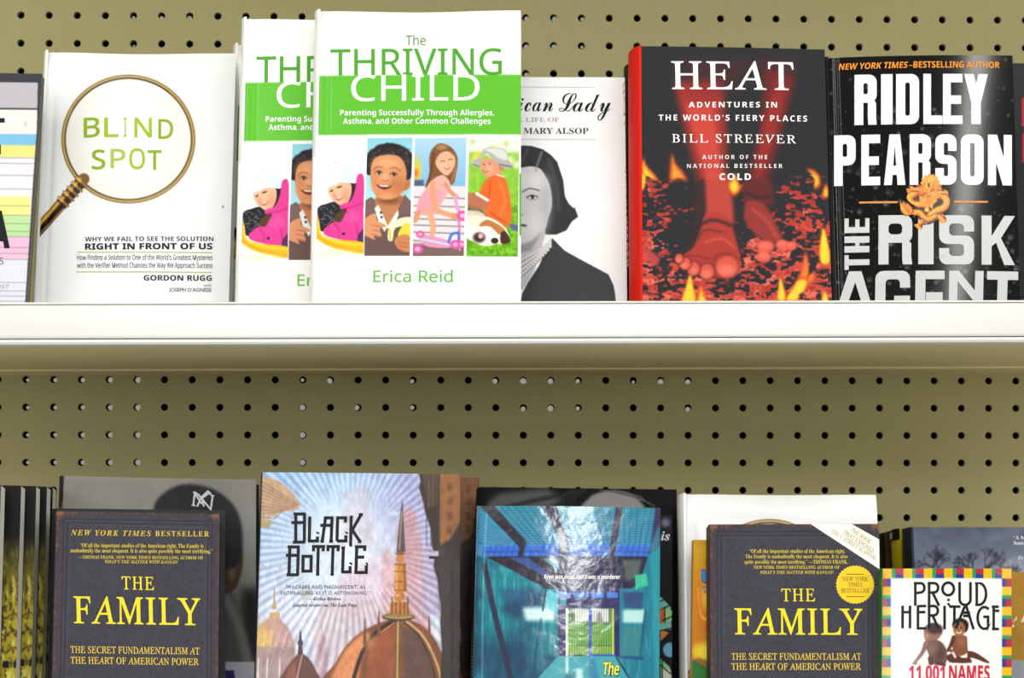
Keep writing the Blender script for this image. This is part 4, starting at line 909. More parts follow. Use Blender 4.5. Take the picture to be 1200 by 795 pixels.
# ------------------------------------------------------------------ books on the lower shelf
# -- row of identical dark and gold paperbacks at the left
cv = Cv(-175, 555, 30, 800, (16, 18, 14)); X, Y = cv.X, cv.Y
g = np.clip((Y - 630) / 90, 0, 1) ** .7; cv.field(g, (190, 172, 40), .9); cv.field(np.clip((fbm(X * 2.4, Y * .5, 9, 3, 5) - .5) * 6, 0, 1) * g, (240, 228, 120), .8); cv.field(np.clip((fbm(X * 2, Y, 6, 3, 15) - .55) * 8, 0, 1) * g, (44, 36, 10), .8)
for y in (722, 742, 762): cv.field(np.exp(-((Y - y - 3 * np.sin(X * .3)) / 1.6) ** 2) * (X > -170), (40, 30, 12), .6)
for k in range(16): cv.rect(-165 + k * 12, 775, -158 + k * 12, 783, (20, 24, 26))
GP = Book('gilt_paperback_book', 'black and gold paperback of the left row with the widest strip of cover showing', (-168, 567), (24.2, 569), (-179, 790), (18, 790), 1.664, 2, 8.5, .019, 'soft', cv, (30, 30, 28), .4, .12, spine=(24, 24, 22), pages=(250, 248, 238), bow=.002, group='row of black and gold paperbacks')
GP.root['label'] = 'black and gold paperback of the left row with the widest strip of cover showing'
for u, Yb, lab in ((0.4, 1.640, 'foremost black and gold paperback at the left edge, only its page edges showing'), (42, 1.688, 'third black and gold paperback from the front of the left row'),
                   (54.5, 1.713, 'fourth black and gold paperback from the front of the left row'), (61.5, 1.738, 'rearmost black and gold paperback of the left row')):
    dup_at(GP, u, Yb + .031, 'tr', label=lab)

# -- leather-look book with yellow lettering, left
GD = (238, 220, 40); GD2 = (214, 190, 60); LE = (60, 59, 70)
def leather(x0, y0, x1, y1, q):
    cv = Cv(x0, y0, x1, y1, LE); X, Y = cv.X, cv.Y
    cv.field(fbm(X, Y, 60, 3, 2), (80, 76, 84), .45); cv.field(np.clip((fbm(X, Y, 3, 3, 6) - .5) * 3, 0, 1), (46, 44, 54), .5)
    (a, b), (c, d), (e, f), (g, h) = q
    ed = lambda i: [(a + i, b + i), (c - i, d + i), (e - i, f + 40), (g + i, h + 40)]
    for i, w, cc, al in ((9, 1.4, (44, 42, 50), .9), (13, 1.2, (44, 42, 50), .9), (16, .8, (86, 80, 84), .6), (10.6, .6, (92, 86, 90), .5), (2, 3, (74, 54, 50), .5)):
        p = ed(i); cv.line([p[3], p[0], p[1], p[2]], w, cc, al, .2)
    rs = random.Random(4)
    for k in range(160):
        t = rs.random(); side = rs.choice('tlr'); s_ = abs(rs.gauss(0, 1.6))
        x, y = (a + (c - a) * t, b + s_) if side == 't' else (a + (g - a) * t + s_, b + (h - b) * t) if side == 'l' else (c + (e - c) * t - s_, d + (f - d) * t)
        cv.ell(x, y, rs.uniform(.5, 2.2), rs.uniform(.6, 3), rs.choice([(132, 84, 66), (110, 74, 62), (90, 66, 60)]), .5, .7)
    for x, y, sx in ((a, b, 1), (c, d, -1)):
        for k in range(14): cv.ell(x + sx * abs(rs.gauss(0, 4)), y + abs(rs.gauss(0, 3.4)), 1.6, 1.4, (146, 88, 60), .6, .6)
    return cv
LB = ('leather', 0)
q = [(66, 599.5), (257, 602.5), (255.5, 790), (61, 790)]
FA = Book('leather_look_paperback_book', 'leather-look paperback with yellow lettering and no seal, in front of the grey cap portrait book', q[0], q[1], q[3], q[2], (1.655, 1.668), 2, 9.0, .031, 'soft', leather(56, 594, 262, 800, q), (90, 70, 62), .5, .14, bump=(900, .3, .0005), spine=(52, 50, 58), pages=(238, 232, 214))
FA.letters('byline_lettering', [('NEW YORK TIMES', 'bital', 83, 177, 627.6, 6.2, GD2, {'sp': 1.25, 'yb2': 628.8}), ('BESTSELLER', 'serif', 182, 245, 628.6, 6, GD2, {'sp': 1.25, 'yb2': 629.2}),
    ('\u201cOf all the important studies of the American right, The Family is', 'serif', 94, 238.5, 641.6, 4.6, GD2, {'yb2': 642.6}), ('undoubtedly the most eloquent. It is also quite possibly the most terrifying.\u201d', 'serif', 82.5, 249, 647.6, 4.4, GD2, {'yb2': 648.6}),
    ('\u2014THOMAS FRANK, NEW YORK TIMES BESTSELLING AUTHOR OF', 'serif', 92, 238, 655, 3.6, GD2, {'yb2': 656}), ('WHAT\u2019S THE MATTER WITH KANSAS?', 'bital', 123, 208.5, 660.4, 3.6, GD2, {'yb2': 661})])
FA.letters('title_lettering', [('THE', 'roman', 142.5, 180.5, 691, 15, GD, {'sp': 1.15, 'off': .006, 'yb2': 691.8}), ('FAMILY', 'roman', 86, 234.5, 730.5, 31, GD, {'yb2': 733, 'off': .008, 'sp': 1.05})])
FA.letters('subtitle_lettering', [('THE SECRET FUNDAMENTALISM AT', 'roman', 82.5, 233.8, 765.6, 7.8, (226, 196, 70), {'off': .008, 'yb2': 767.4}), ('THE HEART OF AMERICAN POWER', 'roman', 82.5, 233, 778, 7.8, (226, 196, 70), {'off': .008, 'yb2': 780})])
BH = Book('black_hardcover_book', 'black book just behind the left leather-look paperback, only its top edge showing', (65, 596), (264, 598.5), (60, 790), (262, 790), (1.690, 1.703), 2, 9.0, .02, 'hard', (44, 46, 52), (220, 214, 200), .4, spine=(40, 42, 48), back=(40, 42, 48))
cv = Cv(50, 695, 260, 800, (236, 238, 236)); cv.rect(50, 695, 62, 730, (180, 206, 40))
cv.rect(50, 722, 260, 738, (60, 110, 60)); cv.rect(50, 738, 260, 775, (196, 214, 60)); cv.line([(50, 748), (66, 752)], 3, (40, 70, 130))
GB = Book('bright_paperback_book', 'short bright green and white book, a thin sliver left of the left leather-look paperback', (59.3, 708), (245, 710), (57.2, 790), (244, 790), 1.728, 2, 9.0, .012, 'soft', cv, (240, 240, 238), .3, spine=(200, 214, 80))

# -- grey portrait of a boy in a baseball cap
cv = Cv(60, 550, 306, 800, (146, 144, 138)); X, Y = cv.X, cv.Y
cv.field(np.clip((fbm(X, Y, 40, 4, 3) - .35) * 2, 0, 1), (168, 166, 160), .7); cv.field(np.clip(1 - (Y - 556) / 9, 0, 1) * fbm(X, Y, 9, 3, 8), (178, 172, 162), .9)
cv.ell(296, 625, 22, 42, (168, 168, 166), .9, .8); cv.rect(282, 690, 306, 800, (34, 35, 38), 1, 9); cv.rect(262, 735, 306, 800, (44, 45, 48), .8, 6)
cv.poly([(150, 800), (160, 700), (262, 690), (282, 720), (296, 770), (298, 800)], (96, 94, 92), 1, 4, sm=True); cv.line([(264, 700), (278, 730), (290, 775)], 10, (138, 134, 130), .8, 3, sm=True)
cv.poly([(262, 655), (282, 640), (284, 665), (276, 690), (262, 694)], (88, 66, 56), 1, 1.2, sm=True); cv.ell(272, 672, 4, 8, (140, 106, 90), .8, .6)
cv.poly([(180, 596), (190, 580), (206, 570), (224, 567.5), (246, 572), (262, 581), (276, 596), (283, 616), (284, 640), (279, 660), (262, 668), (200, 668), (178, 640)], (48, 49, 54), .98, 2.5, sm=True); cv.line([(222, 568), (232, 584), (246, 620)], 1.2, (34, 35, 38), .7, .6, sm=True)
cv.rect(264, 776, 306, 800, (208, 208, 222), 1, .5); cv.poly([(264, 786), (274, 786), (276, 800), (264, 800)], (56, 44, 120)); cv.grain(6, 1.1, 4)
NC = Book('portrait_hardcover_book', 'grey hardcover with a photo of a boy in a dark baseball cap seen from behind', (72, 557.8), (300, 562.3), (66, 790), (300, 790), 1.752, 2, 8.5, .028, 'hard', cv, (150, 146, 138), .5, .1, spine=(40, 40, 44), back=(40, 40, 44), curl=.002)
def cq(p): return [(200 + x * .2, 560 + y * .2) for x, y in p]
NC.letters('cap_emblem', [('stroke', [[(226.5, 592.5), (228.4, 577.5), (233, 580.5), (247, 597.5), (249.3, 581)], [(231.2, 594), (235.2, 584), (243.5, 576), (247.5, 580)], [(228, 578), (236.5, 591)], [(236.5, 584.5), (246.5, 577)], [(236.5, 584), (239, 594)]], 2.1, (226, 228, 230)),
    ('stroke', [[(224.6, 592.5), (229.4, 592.8)], [(226.4, 577), (230.6, 579)], [(246.8, 580.6), (251, 581.6)]], 1.5, (226, 228, 230))], label='white interlocked N Y letters on the cap')

# -- fantasy book with domes
cv = Cv(294, 548, 546, 802, (190, 200, 226)); X, Y = cv.X, cv.Y
cx, cy = 412, 640
rd = np.hypot(X - cx, (Y - cy) * 1.05); an = np.arctan2(Y - cy, X - cx)
cv.vgrad(552, 800, (140, 184, 230), (206, 204, 226)); cv.field(np.exp(-(rd / 78) ** 2), (226, 236, 244), .95); cv.field(np.clip((X - 415) / 70, 0, 1) * np.clip((700 - Y) / 100, 0, 1), (164, 156, 200), .75)
cv.field(np.clip((330 - X) / 30, 0, 1) * np.clip((Y - 700) / 60, 0, 1) * .6, (150, 170, 214)); cv.ell(360, 720, 46, 36, (236, 240, 246), .6, .9); cv.ell(525, 735, 16, 20, (240, 244, 248), .9, .6)
cv.poly([(398, 640), (404, 580), (410, 570), (420, 574), (424, 560), (432, 575), (440, 640)], (206, 190, 206), .5, 3); cv.poly([(400, 720), (396, 680), (440, 650), (470, 700), (460, 730)], (222, 190, 204), .6, 6)
cv.poly([(462, 740), (465, 620), (472, 600), (480, 594), (488, 602), (494, 630), (500, 700), (506, 740)], (196, 142, 146), .8, 1.5); cv.poly([(446, 720), (448, 650), (456, 640), (462, 660), (466, 720)], (214, 170, 176), .8, 2); cv.poly([(494, 700), (496, 640), (512, 640), (514, 700), (520, 720), (494, 720)], (176, 156, 190), .8, 2)
cv.poly([(366, 740), (374, 716), (386, 700), (412, 712), (440, 700), (450, 720), (450, 760), (370, 790)], (206, 176, 176), .6, 4); cv.poly([(371, 800), (373, 750), (377, 740), (382, 748), (385, 800)], (176, 140, 150), .8, 1.5); cv.line([(377, 741), (377, 732)], 1, (150, 120, 130))
# rays
ray = np.clip(np.sin(an * 80) * 1.6, -1, 1) * np.clip((rd - 52) / 40, 0, 1)
cv.field(np.clip(ray, 0, 1), (250, 250, 252), .26); cv.field(np.clip(-ray, 0, 1), (100, 110, 160), .26)
# airship
cv.poly([(296, 558), (312, 559), (330, 566), (345, 580), (351, 592), (347, 598), (330, 600), (322, 604), (296, 612)], (192, 158, 128), .97, .5, sm=True)
for k in range(9): cv.line([(300, 560 + k * 5.4), (350 - k * 2.2, 592 + k * .9)], 1.5, (140, 104, 80), .6, .4)
cv.poly([(305, 611), (316, 610), (320, 613), (314, 619), (305, 618)], (176, 160, 110)); cv.line([(306, 606), (322, 608), (330, 600)], 1.2, (150, 130, 90)); cv.ell(308, 664, 2.4, 3, (180, 170, 180), .8, .5); cv.ell(328, 664.5, 2.8, 3.6, (184, 180, 192), .9, .4); cv.poly([(349, 692), (365, 692), (360, 704), (355, 704)], (170, 180, 160), .6, 1); cv.ell(460, 602, 8, 2.4, (196, 206, 226), .8, .6)
# left domes
cv.poly([(300, 800), (298, 746), (304, 734), (316, 724), (326, 724), (338, 736), (345, 752), (346, 800)], (182, 146, 140), .97, .8); cv.ell(308, 748, 12, 16, (228, 186, 92), .75, .8); cv.line([(321.5, 690), (321.5, 712)], 1.5, (176, 150, 120), w2=3); cv.ell(321.5, 711, 3, 3.6, (190, 154, 110)); cv.rect(316, 718, 328, 725, (196, 160, 110), 1, .5)
for k in range(6): cv.line([(346 - k * 9, 740), (300 + (5 - k) * 4, 800)], 2, (226, 214, 224), .4, .6)
cv.rect(298, 758, 346, 800, (150, 134, 138), .6, 1)
for x in (303, 313.5, 328): cv.line([(x, 772), (x - 1, 800)], 1.6, (230, 230, 236), .9, .3)
cv.poly([(328, 802), (334, 786), (345, 771), (352, 766), (362, 772), (370, 786), (374, 802)], (106, 72, 66), 1, .5, sm=True); cv.poly([(332, 800), (338, 784), (346, 776), (348, 800)], (150, 94, 78), .8, 2); cv.line([(352, 740), (352, 766)], 1.4, (74, 62, 66), w2=6); cv.ell(352, 754, 3.2, 4, (76, 64, 68)); cv.line([(354, 768), (347, 800)], 1.6, (210, 196, 196), .7)
# great dome
cv.poly([(386, 804), (394, 776), (410, 752), (432, 736), (456, 727), (480, 727), (500, 738), (516, 762), (524, 804)], (126, 78, 56), 1, .4, sm=True); cv.poly([(388, 804), (398, 774), (414, 752), (432, 742), (424, 770), (416, 804)], (218, 142, 96), .95, 3, sm=True); cv.poly([(428, 804), (432, 764), (446, 738), (464, 734), (462, 804)], (150, 84, 56), .9, 2.5); cv.poly([(474, 804), (472, 736), (490, 742), (504, 764), (512, 804)], (96, 74, 70), .9, 2.5)
cv.line([(462, 728), (440, 742), (424, 766), (412, 804)], 4.5, (54, 42, 38), 1, .4, sm=True); cv.line([(462, 730), (446, 742)], 1.2, (220, 150, 100), .8); cv.line([(467, 728), (466, 804)], 4.6, (112, 92, 60), 1, .2); cv.line([(466.4, 728), (465.4, 804)], 1.4, (206, 176, 110)); cv.line([(476, 728), (496, 746), (512, 778), (518, 804)], 2.6, (196, 166, 112), 1, .3, sm=True); cv.line([(474, 730), (492, 748), (506, 778), (511, 804)], 1.4, (60, 46, 40), .9, .3, sm=True)
cv.ell(430, 752, 9, 7, (236, 160, 110), .6, .9)
cv.ell(467, 723.5, 19, 5, (84, 66, 44)); cv.ell(467, 721.5, 17, 3.4, (150, 120, 74)); 
for k in range(11): cv.ell(452 + k * 3, 723.6 + 1.4 * math.sin(k / 10 * math.pi), .9, .9, (220, 190, 130))
cv.poly([(456, 720), (458, 706), (478, 706), (480, 720)], (176, 118, 62)); 
for x in (459.5, 464, 469, 474, 478): cv.line([(x, 700 if x in (459.5, 478) else 706), (x, 720)], 1.3, (108, 66, 34))
cv.ell(468, 700, 6.4, 5.6, (186, 120, 58)); cv.ell(466, 698, 2.6, 2, (236, 180, 110), .9, .6); cv.poly([(462, 692), (463, 660), (475, 660), (476.5, 692), (472, 697), (465, 697)], (196, 128, 62)); cv.line([(464.5, 662), (464.5, 692)], 2, (238, 180, 104), .8, .4); cv.line([(474, 662), (475, 692)], 2, (118, 70, 36), .8, .4)
for y in (662, 670, 682, 692): cv.line([(462.5, y), (476.5, y)], 1.1, (120, 72, 36), .8)
cv.ell(469, 655, 5, 4.6, (196, 130, 66)); cv.ell(469, 649, 5.5, 2, (140, 86, 44)); cv.poly([(464.6, 647), (469.5, 598), (471.5, 584), (472.4, 598), (475, 647)], (92, 76, 78)); cv.line([(468, 644), (471, 600)], 1.6, (168, 150, 150), .8)
for x, y in ((427.5, 726), (503, 722), (444, 716)): cv.line([(x, y), (x, y + 28)], 1, (120, 78, 60), w2=4.4)
# dark torn edge of a building along the right
cv.poly([(490, 550), (493, 565), (491, 572), (496, 588), (498, 600), (502, 612), (505, 620), (506, 640), (510, 650), (508, 664), (513, 680), (514, 694), (517, 712), (516, 730), (518, 760), (516, 800), (546, 802), (546, 550)], (58, 50, 48), 1, .5); cv.poly([(515, 552), (542, 552), (540, 610), (528, 632), (515, 640)], (150, 100, 62), .95, 2); cv.poly([(496, 554), (514, 553), (512, 592), (500, 596)], (100, 80, 64), .8, 2)
for y in (572, 588, 605, 622): cv.ell(527, y, 3.2, 4, (92, 62, 42), .7, .7); cv.line([(523, y - 5), (531, y - 5)], 1, (100, 66, 42), .6, .3)
for x in (500, 505, 510, 514.6, 540): cv.line([(x, 556), (x, 640)], .9, (44, 38, 36), .7)
cv.rect(503, 652, 540, 655, (40, 36, 36)); cv.poly([(512, 640), (540, 650), (540, 800), (520, 800)], (72, 68, 68), .6, 4); cv.line([(530, 656), (530, 800)], 3, (50, 46, 46), .7, 1); cv.rect(508, 646, 514, 652, (200, 200, 216), .9, .6)
cv.a *= (1 + .16 * (fbm(X, Y, 7, 3, 40) - .5) + .14 * (fbm(X * 1.5, Y * .5, 4, 2, 41) - .5))[..., None]
BB = Book('fantasy_paperback_book', 'front copy of the book with a copper dome and radiating sky on its cover', (307, 553.5), (540.3, 556), (299.3, 790), (538.3, 790), (1.662, 1.680), 2, 9.0, .032, 'soft', cv, (90, 78, 70), .36, .2, spine=(30, 28, 30), back=(40, 36, 36), pages=(196, 204, 206), bow=.001, group='fantasy paperbacks with the dome cover')
TB = (28, 22, 22)
def lt(o, *pls): return [[(o[0] + x * .1635, o[1] + y * .1635) for x, y in p] for p in pls]
o = (300, 550)
big = lt(o, [(285, 318), (285, 525)], [(268, 322), (356, 322)], [(348, 318), (346, 525)], [(254, 384), (350, 384)], [(264, 524), (352, 524)],
    [(385, 340), (382, 518)], [(372, 516), (440, 516), (440, 484)], [(440, 464), (446, 452)], [(498, 350), (475, 518)], [(545, 346), (538, 520)], [(486, 350), (554, 350)], [(460, 404), (540, 404)], [(462, 518), (488, 518)], [(524, 518), (552, 518)],
    [(585, 346), (580, 518)], [(574, 350), (642, 350), (640, 384)], [(580, 516), (644, 516), (644, 476)], [(646, 462), (652, 452)], [(682, 344), (678, 545)], [(752, 328), (690, 438), (744, 518)], [(672, 346), (694, 346)], [(736, 328), (766, 328)], [(668, 545), (690, 545)], [(730, 520), (756, 520)],
    [(243, 552), (236, 762)], [(226, 558), (312, 558)], [(304, 552), (298, 762)], [(214, 618), (304, 618)], [(218, 758), (306, 758)],
    [(338, 622), (336, 734)], [(396, 622), (394, 734)], [(326, 626), (406, 626)], [(326, 732), (404, 732)],
    [(446, 556), (442, 756)], [(412, 590), (412, 556), (484, 556), (480, 590)], [(552, 556), (546, 756)], [(516, 590), (516, 556), (590, 556), (588, 590)], [(430, 754), (454, 754)], [(534, 754), (558, 754)],
    [(626, 562), (620, 740)], [(612, 738), (674, 738), (674, 696)], [(676, 684), (684, 672)], [(612, 566), (638, 566)], [(722, 556), (716, 742)], [(708, 558), (780, 558), (778, 588)], [(718, 632), (776, 632)], [(704, 742), (790, 742), (790, 690)], [(790, 684), (800, 676)])
BB.letters('title_lettering', [('stroke', big, 3.7, TB)], eps=.0003)
BB.letters('quote_lettering', [('\u201cMACABRE AND MAGNIFICENT, AS', 'sans', 335, 428, 690.6, 4.4, (50, 46, 60), {'sp': 1.15}), ('ENTHRALLING AS IT IS ASTONISHING.\u201d', 'sans', 329, 433.5, 697.4, 4.2, (50, 46, 60), {'sp': 1.15}),
    ('\u2014Kirkus Reviews', 'bital', 362, 400, 704, 3.9, (60, 56, 70)), ('(starred review) on The Last Page', 'bital', 343.5, 418.5, 711.6, 4.3, (60, 56, 70))], eps=.0004)
dup_at(BB, 561.4, 1.83, 'tr', label='second copy of the copper dome book, just its brown right edge showing')

# -- black book with a grey photo, behind the blue corridor book
cv = Cv(550, 565, 802, 640, (18, 18, 21)); X, Y = cv.X, cv.Y
cv.poly([(570, 590), (585, 578), (640, 572), (660, 585), (640, 600), (570, 605)], (104, 104, 104), .9, 5); cv.line([(590, 596), (622, 588), (660, 580)], 5, (40, 38, 38), .8, 2, sm=True)
cv.poly([(684, 600), (690, 584), (704, 577), (724, 575), (744, 582), (752, 600)], (150, 148, 146), 1, 2, sm=True)
for k in range(16): cv.line([(700 + k * 2, 574 + k * .3), (730 + k * 2.4, 577 + k), (752 + k * .8, 582 + k * .9)], .9, (120, 118, 116) if k % 2 else (70, 70, 72), .6, .2, sm=True)
for k in range(14): cv.line([(690 - k * 1.6, 574), (676 - k * 1.5, 584), (672 - k, 598)], .9, (84, 84, 86) if k % 2 else (20, 20, 22), .6, .2, sm=True)
cv.rect(550, 560, 570, 640, (16, 16, 18), 1, 1)
BC = Book('black_hardcover_book', 'black hardcover with a grey photo of hair, standing behind the blue corridor book', (563.5, 571), (793, 574), (558, 790), (796, 790), 1.752, 2, 8.5, .027, 'hard', cv, (30, 30, 34), .5, .08, spine=(24, 24, 26))

# -- glossy blue corridor book
cv = Cv(548, 586, 780, 802, (24, 120, 140)); X, Y = cv.X, cv.Y
def rc(x, y): return (550 + x * .1572, 565 + y * .1572)       # zoom crop, upper left
def rl(*p): return [rc(*q) for q in p]
TE = (40, 150, 164); DKB = (36, 30, 48); BLU = (44, 108, 206)
cv.rect(548, 586, 780, 655, (52, 138, 164)); cv.vgrad(592, 640, (40, 150, 166), (70, 150, 206), .5)
for k in range(26): cv.line([(559 + k * 8.6, 592), (600 + (559 + k * 8.6 - 600) * .7 + 40, 640)], .9, (22, 80, 110), .75)
for k in range(15): cv.line([(548, 595 + k * 3.0), (780, 596 + k * 3.0)], .8, (24, 84, 116), .75)
cv.rect(566, 638, 768, 652, BLU); cv.rect(566, 638, 768, 640, (60, 140, 220), .8)
for k in range(30): cv.line([(568 + k * 7, 638), (565 + k * 7, 652)], 1.4, (28, 70, 160), .7)
cv.line([(566, 646.5), (770, 647)], 1.6, (28, 66, 150), .8)
cv.poly(rl((50, 400), (50, 190), (130, 240), (330, 460), (120, 480)), (60, 150, 196), .6, 1)
for k in range(10): cv.line(rl((60, 210 + k * 26), (320 - k * 10, 450 + k * 3)), .9, (26, 90, 130), .7)
cv.poly(rl((80, 172), (185, 172), (425, 445), (400, 552), (362, 552), (375, 490)), DKB); cv.poly(rl((540, 180), (655, 180), (690, 330), (745, 440), (742, 552), (668, 552), (672, 430)), (44, 34, 62)); cv.poly([(722, 594), (730, 594), (722, 640), (716, 676), (710, 676), (716, 632)], (40, 30, 60)); cv.poly([(768, 594), (775, 596), (775, 640), (760, 654), (764, 630)], (60, 40, 80), .9, 1)
# ceiling of the further bay
cv.poly([(566, 652), (770, 652), (760, 676), (740, 690), (648, 690), (600, 668)], (34, 32, 62)); cv.poly(rl((300, 565), (440, 565), (600, 690), (560, 700)), (50, 80, 150), .9, .5); cv.poly(rl((545, 568), (640, 566), (680, 640), (650, 660)), (110, 190, 190), .8, 1); cv.poly([(730, 656), (752, 656), (748, 676), (734, 682)], (110, 130, 110), .6, 2)
cv.poly(rl((130, 560), (290, 560), (600, 740), (640, 800), (560, 800), (430, 720)), DKB); cv.poly(rl((450, 562), (545, 562), (650, 680), (640, 710)), DKB); cv.field(np.clip((fbm(X, Y, 5, 3, 3) - .52) * 6, 0, 1) * (Y > 653) * (Y < 690) * (X > 655) * (X < 730), (120, 124, 170), .45)
# left wall
cv.poly([(556, 652), (568, 652), (600, 668), (640, 692), (654, 694), (654, 770), (624, 802), (548, 802)], (20, 122, 138)); st = fbm(X * 3.2, Y * .35, 8, 3, 21)
wl = (X < 654) & (Y > 655 + (X - 570) * .48); cv.field(np.clip((st - .45) * 3, 0, 1) * wl, (90, 200, 206), .5); cv.field(np.clip((fbm(X, Y, 34, 3, 2) - .4) * 3, 0, 1) * wl, (18, 48, 84), .75)
cv.field(np.exp(-((Y - 765) / 22) ** 2) * np.clip((654 - X) / 60, 0, 1) * wl, (22, 52, 86), .7); cv.poly([(585, 690), (636, 690), (636, 710), (592, 712)], (40, 60, 110), .5, 4); cv.poly([(612, 712), (650, 712), (650, 728), (616, 728)], (226, 248, 248), .9, 3); cv.poly([(640, 692), (654, 696), (654, 720), (638, 712)], (110, 210, 220), .8, 1)
cv.line([(568, 662), (578, 712), (592, 768), (600, 802)], 6.5, (40, 44, 70), 1, .6, sm=True); cv.line([(640, 692), (636, 716)], 1.6, (16, 30, 60)); cv.line([(634, 726), (628, 762), (624, 800)], 2.4, (22, 56, 90), .7, .8)
cv.line([(570.5, 600), (568, 640), (566, 700), (565, 800)], 1.2, (190, 220, 220), .5, .3, sm=True); cv.line([(555.5, 612), (552, 800)], 2.2, (36, 30, 50), .8)
# right wall
cv.poly([(724, 690), (748, 690), (760, 650), (776, 640), (776, 802), (730, 802), (722, 770)], (26, 118, 140)); wr = (X > 724) & (Y > 690); cv.field(np.clip((st - .5) * 3, 0, 1) * wr, (96, 190, 196), .4); cv.poly([(730, 715), (756, 714), (754, 730), (730, 730)], (206, 244, 234), .85, 2); cv.poly([(731, 694), (754, 694), (752, 714), (732, 712)], (50, 50, 110), .7, 1.5); cv.line([(757, 715), (750, 772)], 2.2, (24, 60, 100), .8, .8); cv.poly([(730, 734), (752, 734), (750, 770), (728, 768)], (70, 130, 130), .6, 2); cv.line([(726, 770), (754, 772)], 3, (30, 50, 130), .7, 1)
cv.poly([(744, 674), (758, 672), (760, 686), (746, 690)], (60, 196, 150), .9, .8); cv.poly([(745, 678), (747, 678), (747, 692), (745, 690)], (60, 196, 150)); cv.poly([(762, 640), (774, 612), (775, 800), (768, 800)], (50, 160, 170), .6, 2)
# gate and garden
cv.poly([(654, 690), (726, 690), (726, 770), (654, 770)], (34, 30, 90)); cv.rect(654, 694.5, 724, 701, (58, 120, 216)); 
for x in (669, 690, 708): cv.rect(x, 694, x + 3, 702, DKB)
cv.rect(656, 702.5, 664, 710, (70, 150, 170)); cv.rect(664, 713, 720, 768, (110, 170, 60)); cv.rect(664, 713, 720, 730, (110, 140, 90)); cv.rect(674, 714, 690, 728, (242, 246, 244)); cv.rect(694, 714, 713, 729, (236, 240, 244)); cv.poly([(699, 730), (700, 720), (703, 717), (706, 724), (707, 730)], (176, 160, 160)); cv.vgrad(766, 767, (0, 0, 0), (0, 0, 0), 0); cv.rect(664, 756, 720, 766, (150, 196, 70), .7, 1)
for k in range(20): cv.line([(665 + k * 2.85, 714), (665 + k * 2.85, 768)], .7, (36, 56, 40), .8)
for y in (732, 757): cv.line([(664, y), (720, y)], .9, (40, 60, 50), .8)
cv.rect(663, 713, 665.5, 770, (236, 244, 226)); cv.rect(689.8, 713, 693, 770, (44, 70, 190)); cv.rect(717.5, 714, 719.5, 768, (190, 216, 90)); cv.rect(690, 767.5, 722, 770, (40, 70, 200))
cv.poly([(654, 769.5), (722, 769.5), (742, 802), (624, 802)], (60, 160, 170)); cv.rect(663, 770, 666, 790, (226, 244, 236), .8, .8); cv.rect(675, 784, 683, 802, (214, 236, 236), .85, 1.2); cv.poly([(690, 770), (696, 770), (704, 802), (690, 802)], (40, 110, 170), .6, 2); cv.line([(722, 770), (742, 802)], 2, (30, 50, 90)); cv.ell(668, 796, 5, 7, (30, 60, 90), .5, .8)
# the corridor book with its glossy cover
RY = Book('corridor_paperback_book', 'glossy blue book showing a corridor leading to a barred gate', (559.5, 592.5), (774.3, 595), (554.5, 790), (773.2, 790), 1.663, 2, 8.5, .018, 'soft', cv, (60, 120, 140), .15, .5, bump=(60, .16, .003), spine=(24, 70, 90), bow=.0035, pages=(226, 222, 206))
RY.letters('quote_lettering', [('Ryan was dead. And I was a murderer.', 'boldi', 637.3, 727.5, 678.6, 4.9, WH, {'yb2': 678.9})], eps=.0004)
RY.letters('title_lettering', [('The', 'bold', 705.4, 725.6, 792, 15.6, (24, 40, 60), {'off': .03, 'lean': .12, 'eps': .0003}), ('The', 'bold', 705.8, 724.8, 791.4, 14.8, (240, 230, 60), {'lean': .12, 'eps': .0006})])
# -- stained glass strip
cv = Cv(548, 600, 796, 802, (24, 24, 28)); gx = [(118, 194, 176), (150, 214, 140), (110, 180, 206), (228, 120, 40), (236, 230, 220)]
rs = random.Random(3)
cv.poly([(770, 700), (775, 700), (786, 712), (787, 738), (770, 740)], (122, 196, 180)); cv.poly([(779, 714), (788, 716), (787, 728), (779, 726)], (150, 214, 140)); cv.ell(774, 722, 5, 9, (220, 100, 40)); cv.poly([(774, 738), (784, 742), (774, 752)], (214, 140, 70)); cv.ell(785, 762, 8, 8.6, (110, 178, 214)); cv.poly([(774, 772), (785, 782), (788, 795), (774, 795)], (150, 206, 150)); cv.poly([(775, 782), (786, 786), (786, 800), (776, 796)], (224, 226, 214))
for p in ([(770, 706), (788, 700)], [(776, 714), (789, 708)], [(776, 728), (789, 722)], [(779, 712), (779, 730)], [(772, 740), (788, 736)], [(774, 780), (786, 790)], [(776, 770), (776, 800)]): cv.line(p, 1.3, (16, 18, 20))
cv.ell(780, 613, 5, 5, (120, 124, 150), .8, .7); cv.rect(548, 600, 556, 802, (20, 20, 20))
for k in range(26): cv.ell(552.5 + .2 * (k % 2), 690 + k * 4.2, .8, .9, (206, 200, 60), .9, .5)
SG = Book('stained_glass_paperback_book', 'dark book with stained glass artwork, a strip showing right of the blue corridor book', (557.5, 606), (787.6, 604.5), (551, 790), (787.3, 790), (1.697, 1.712), 2, 8.5, .016, 'soft', cv, (200, 196, 180), .5, .1, spine=(22, 22, 24), pages=(232, 222, 196))
SG.letters('title_lettering', [('is', 'bital', 774.5, 785, 633.5, 10, (200, 200, 204), {'off': .01})])
YB_ = Book('yellow_hardcover_book', 'bright yellow book, a thin strip beside the black hardcover with grey hair', (575, 585), (800.3, 586.5), (571, 790), (804, 790), 1.815, 2, 8.5, .024, 'hard', (222, 200, 30), (228, 206, 40), .3, spine=(214, 190, 30))

# -- lower copy of the white magnifying glass book
dup_at(BS, 801.2, 1.742, 'tl', Z2 - shelf_z(1, BS.o[0]), 'white hardcover behind the leather-look book with the gold seal, mostly hidden')
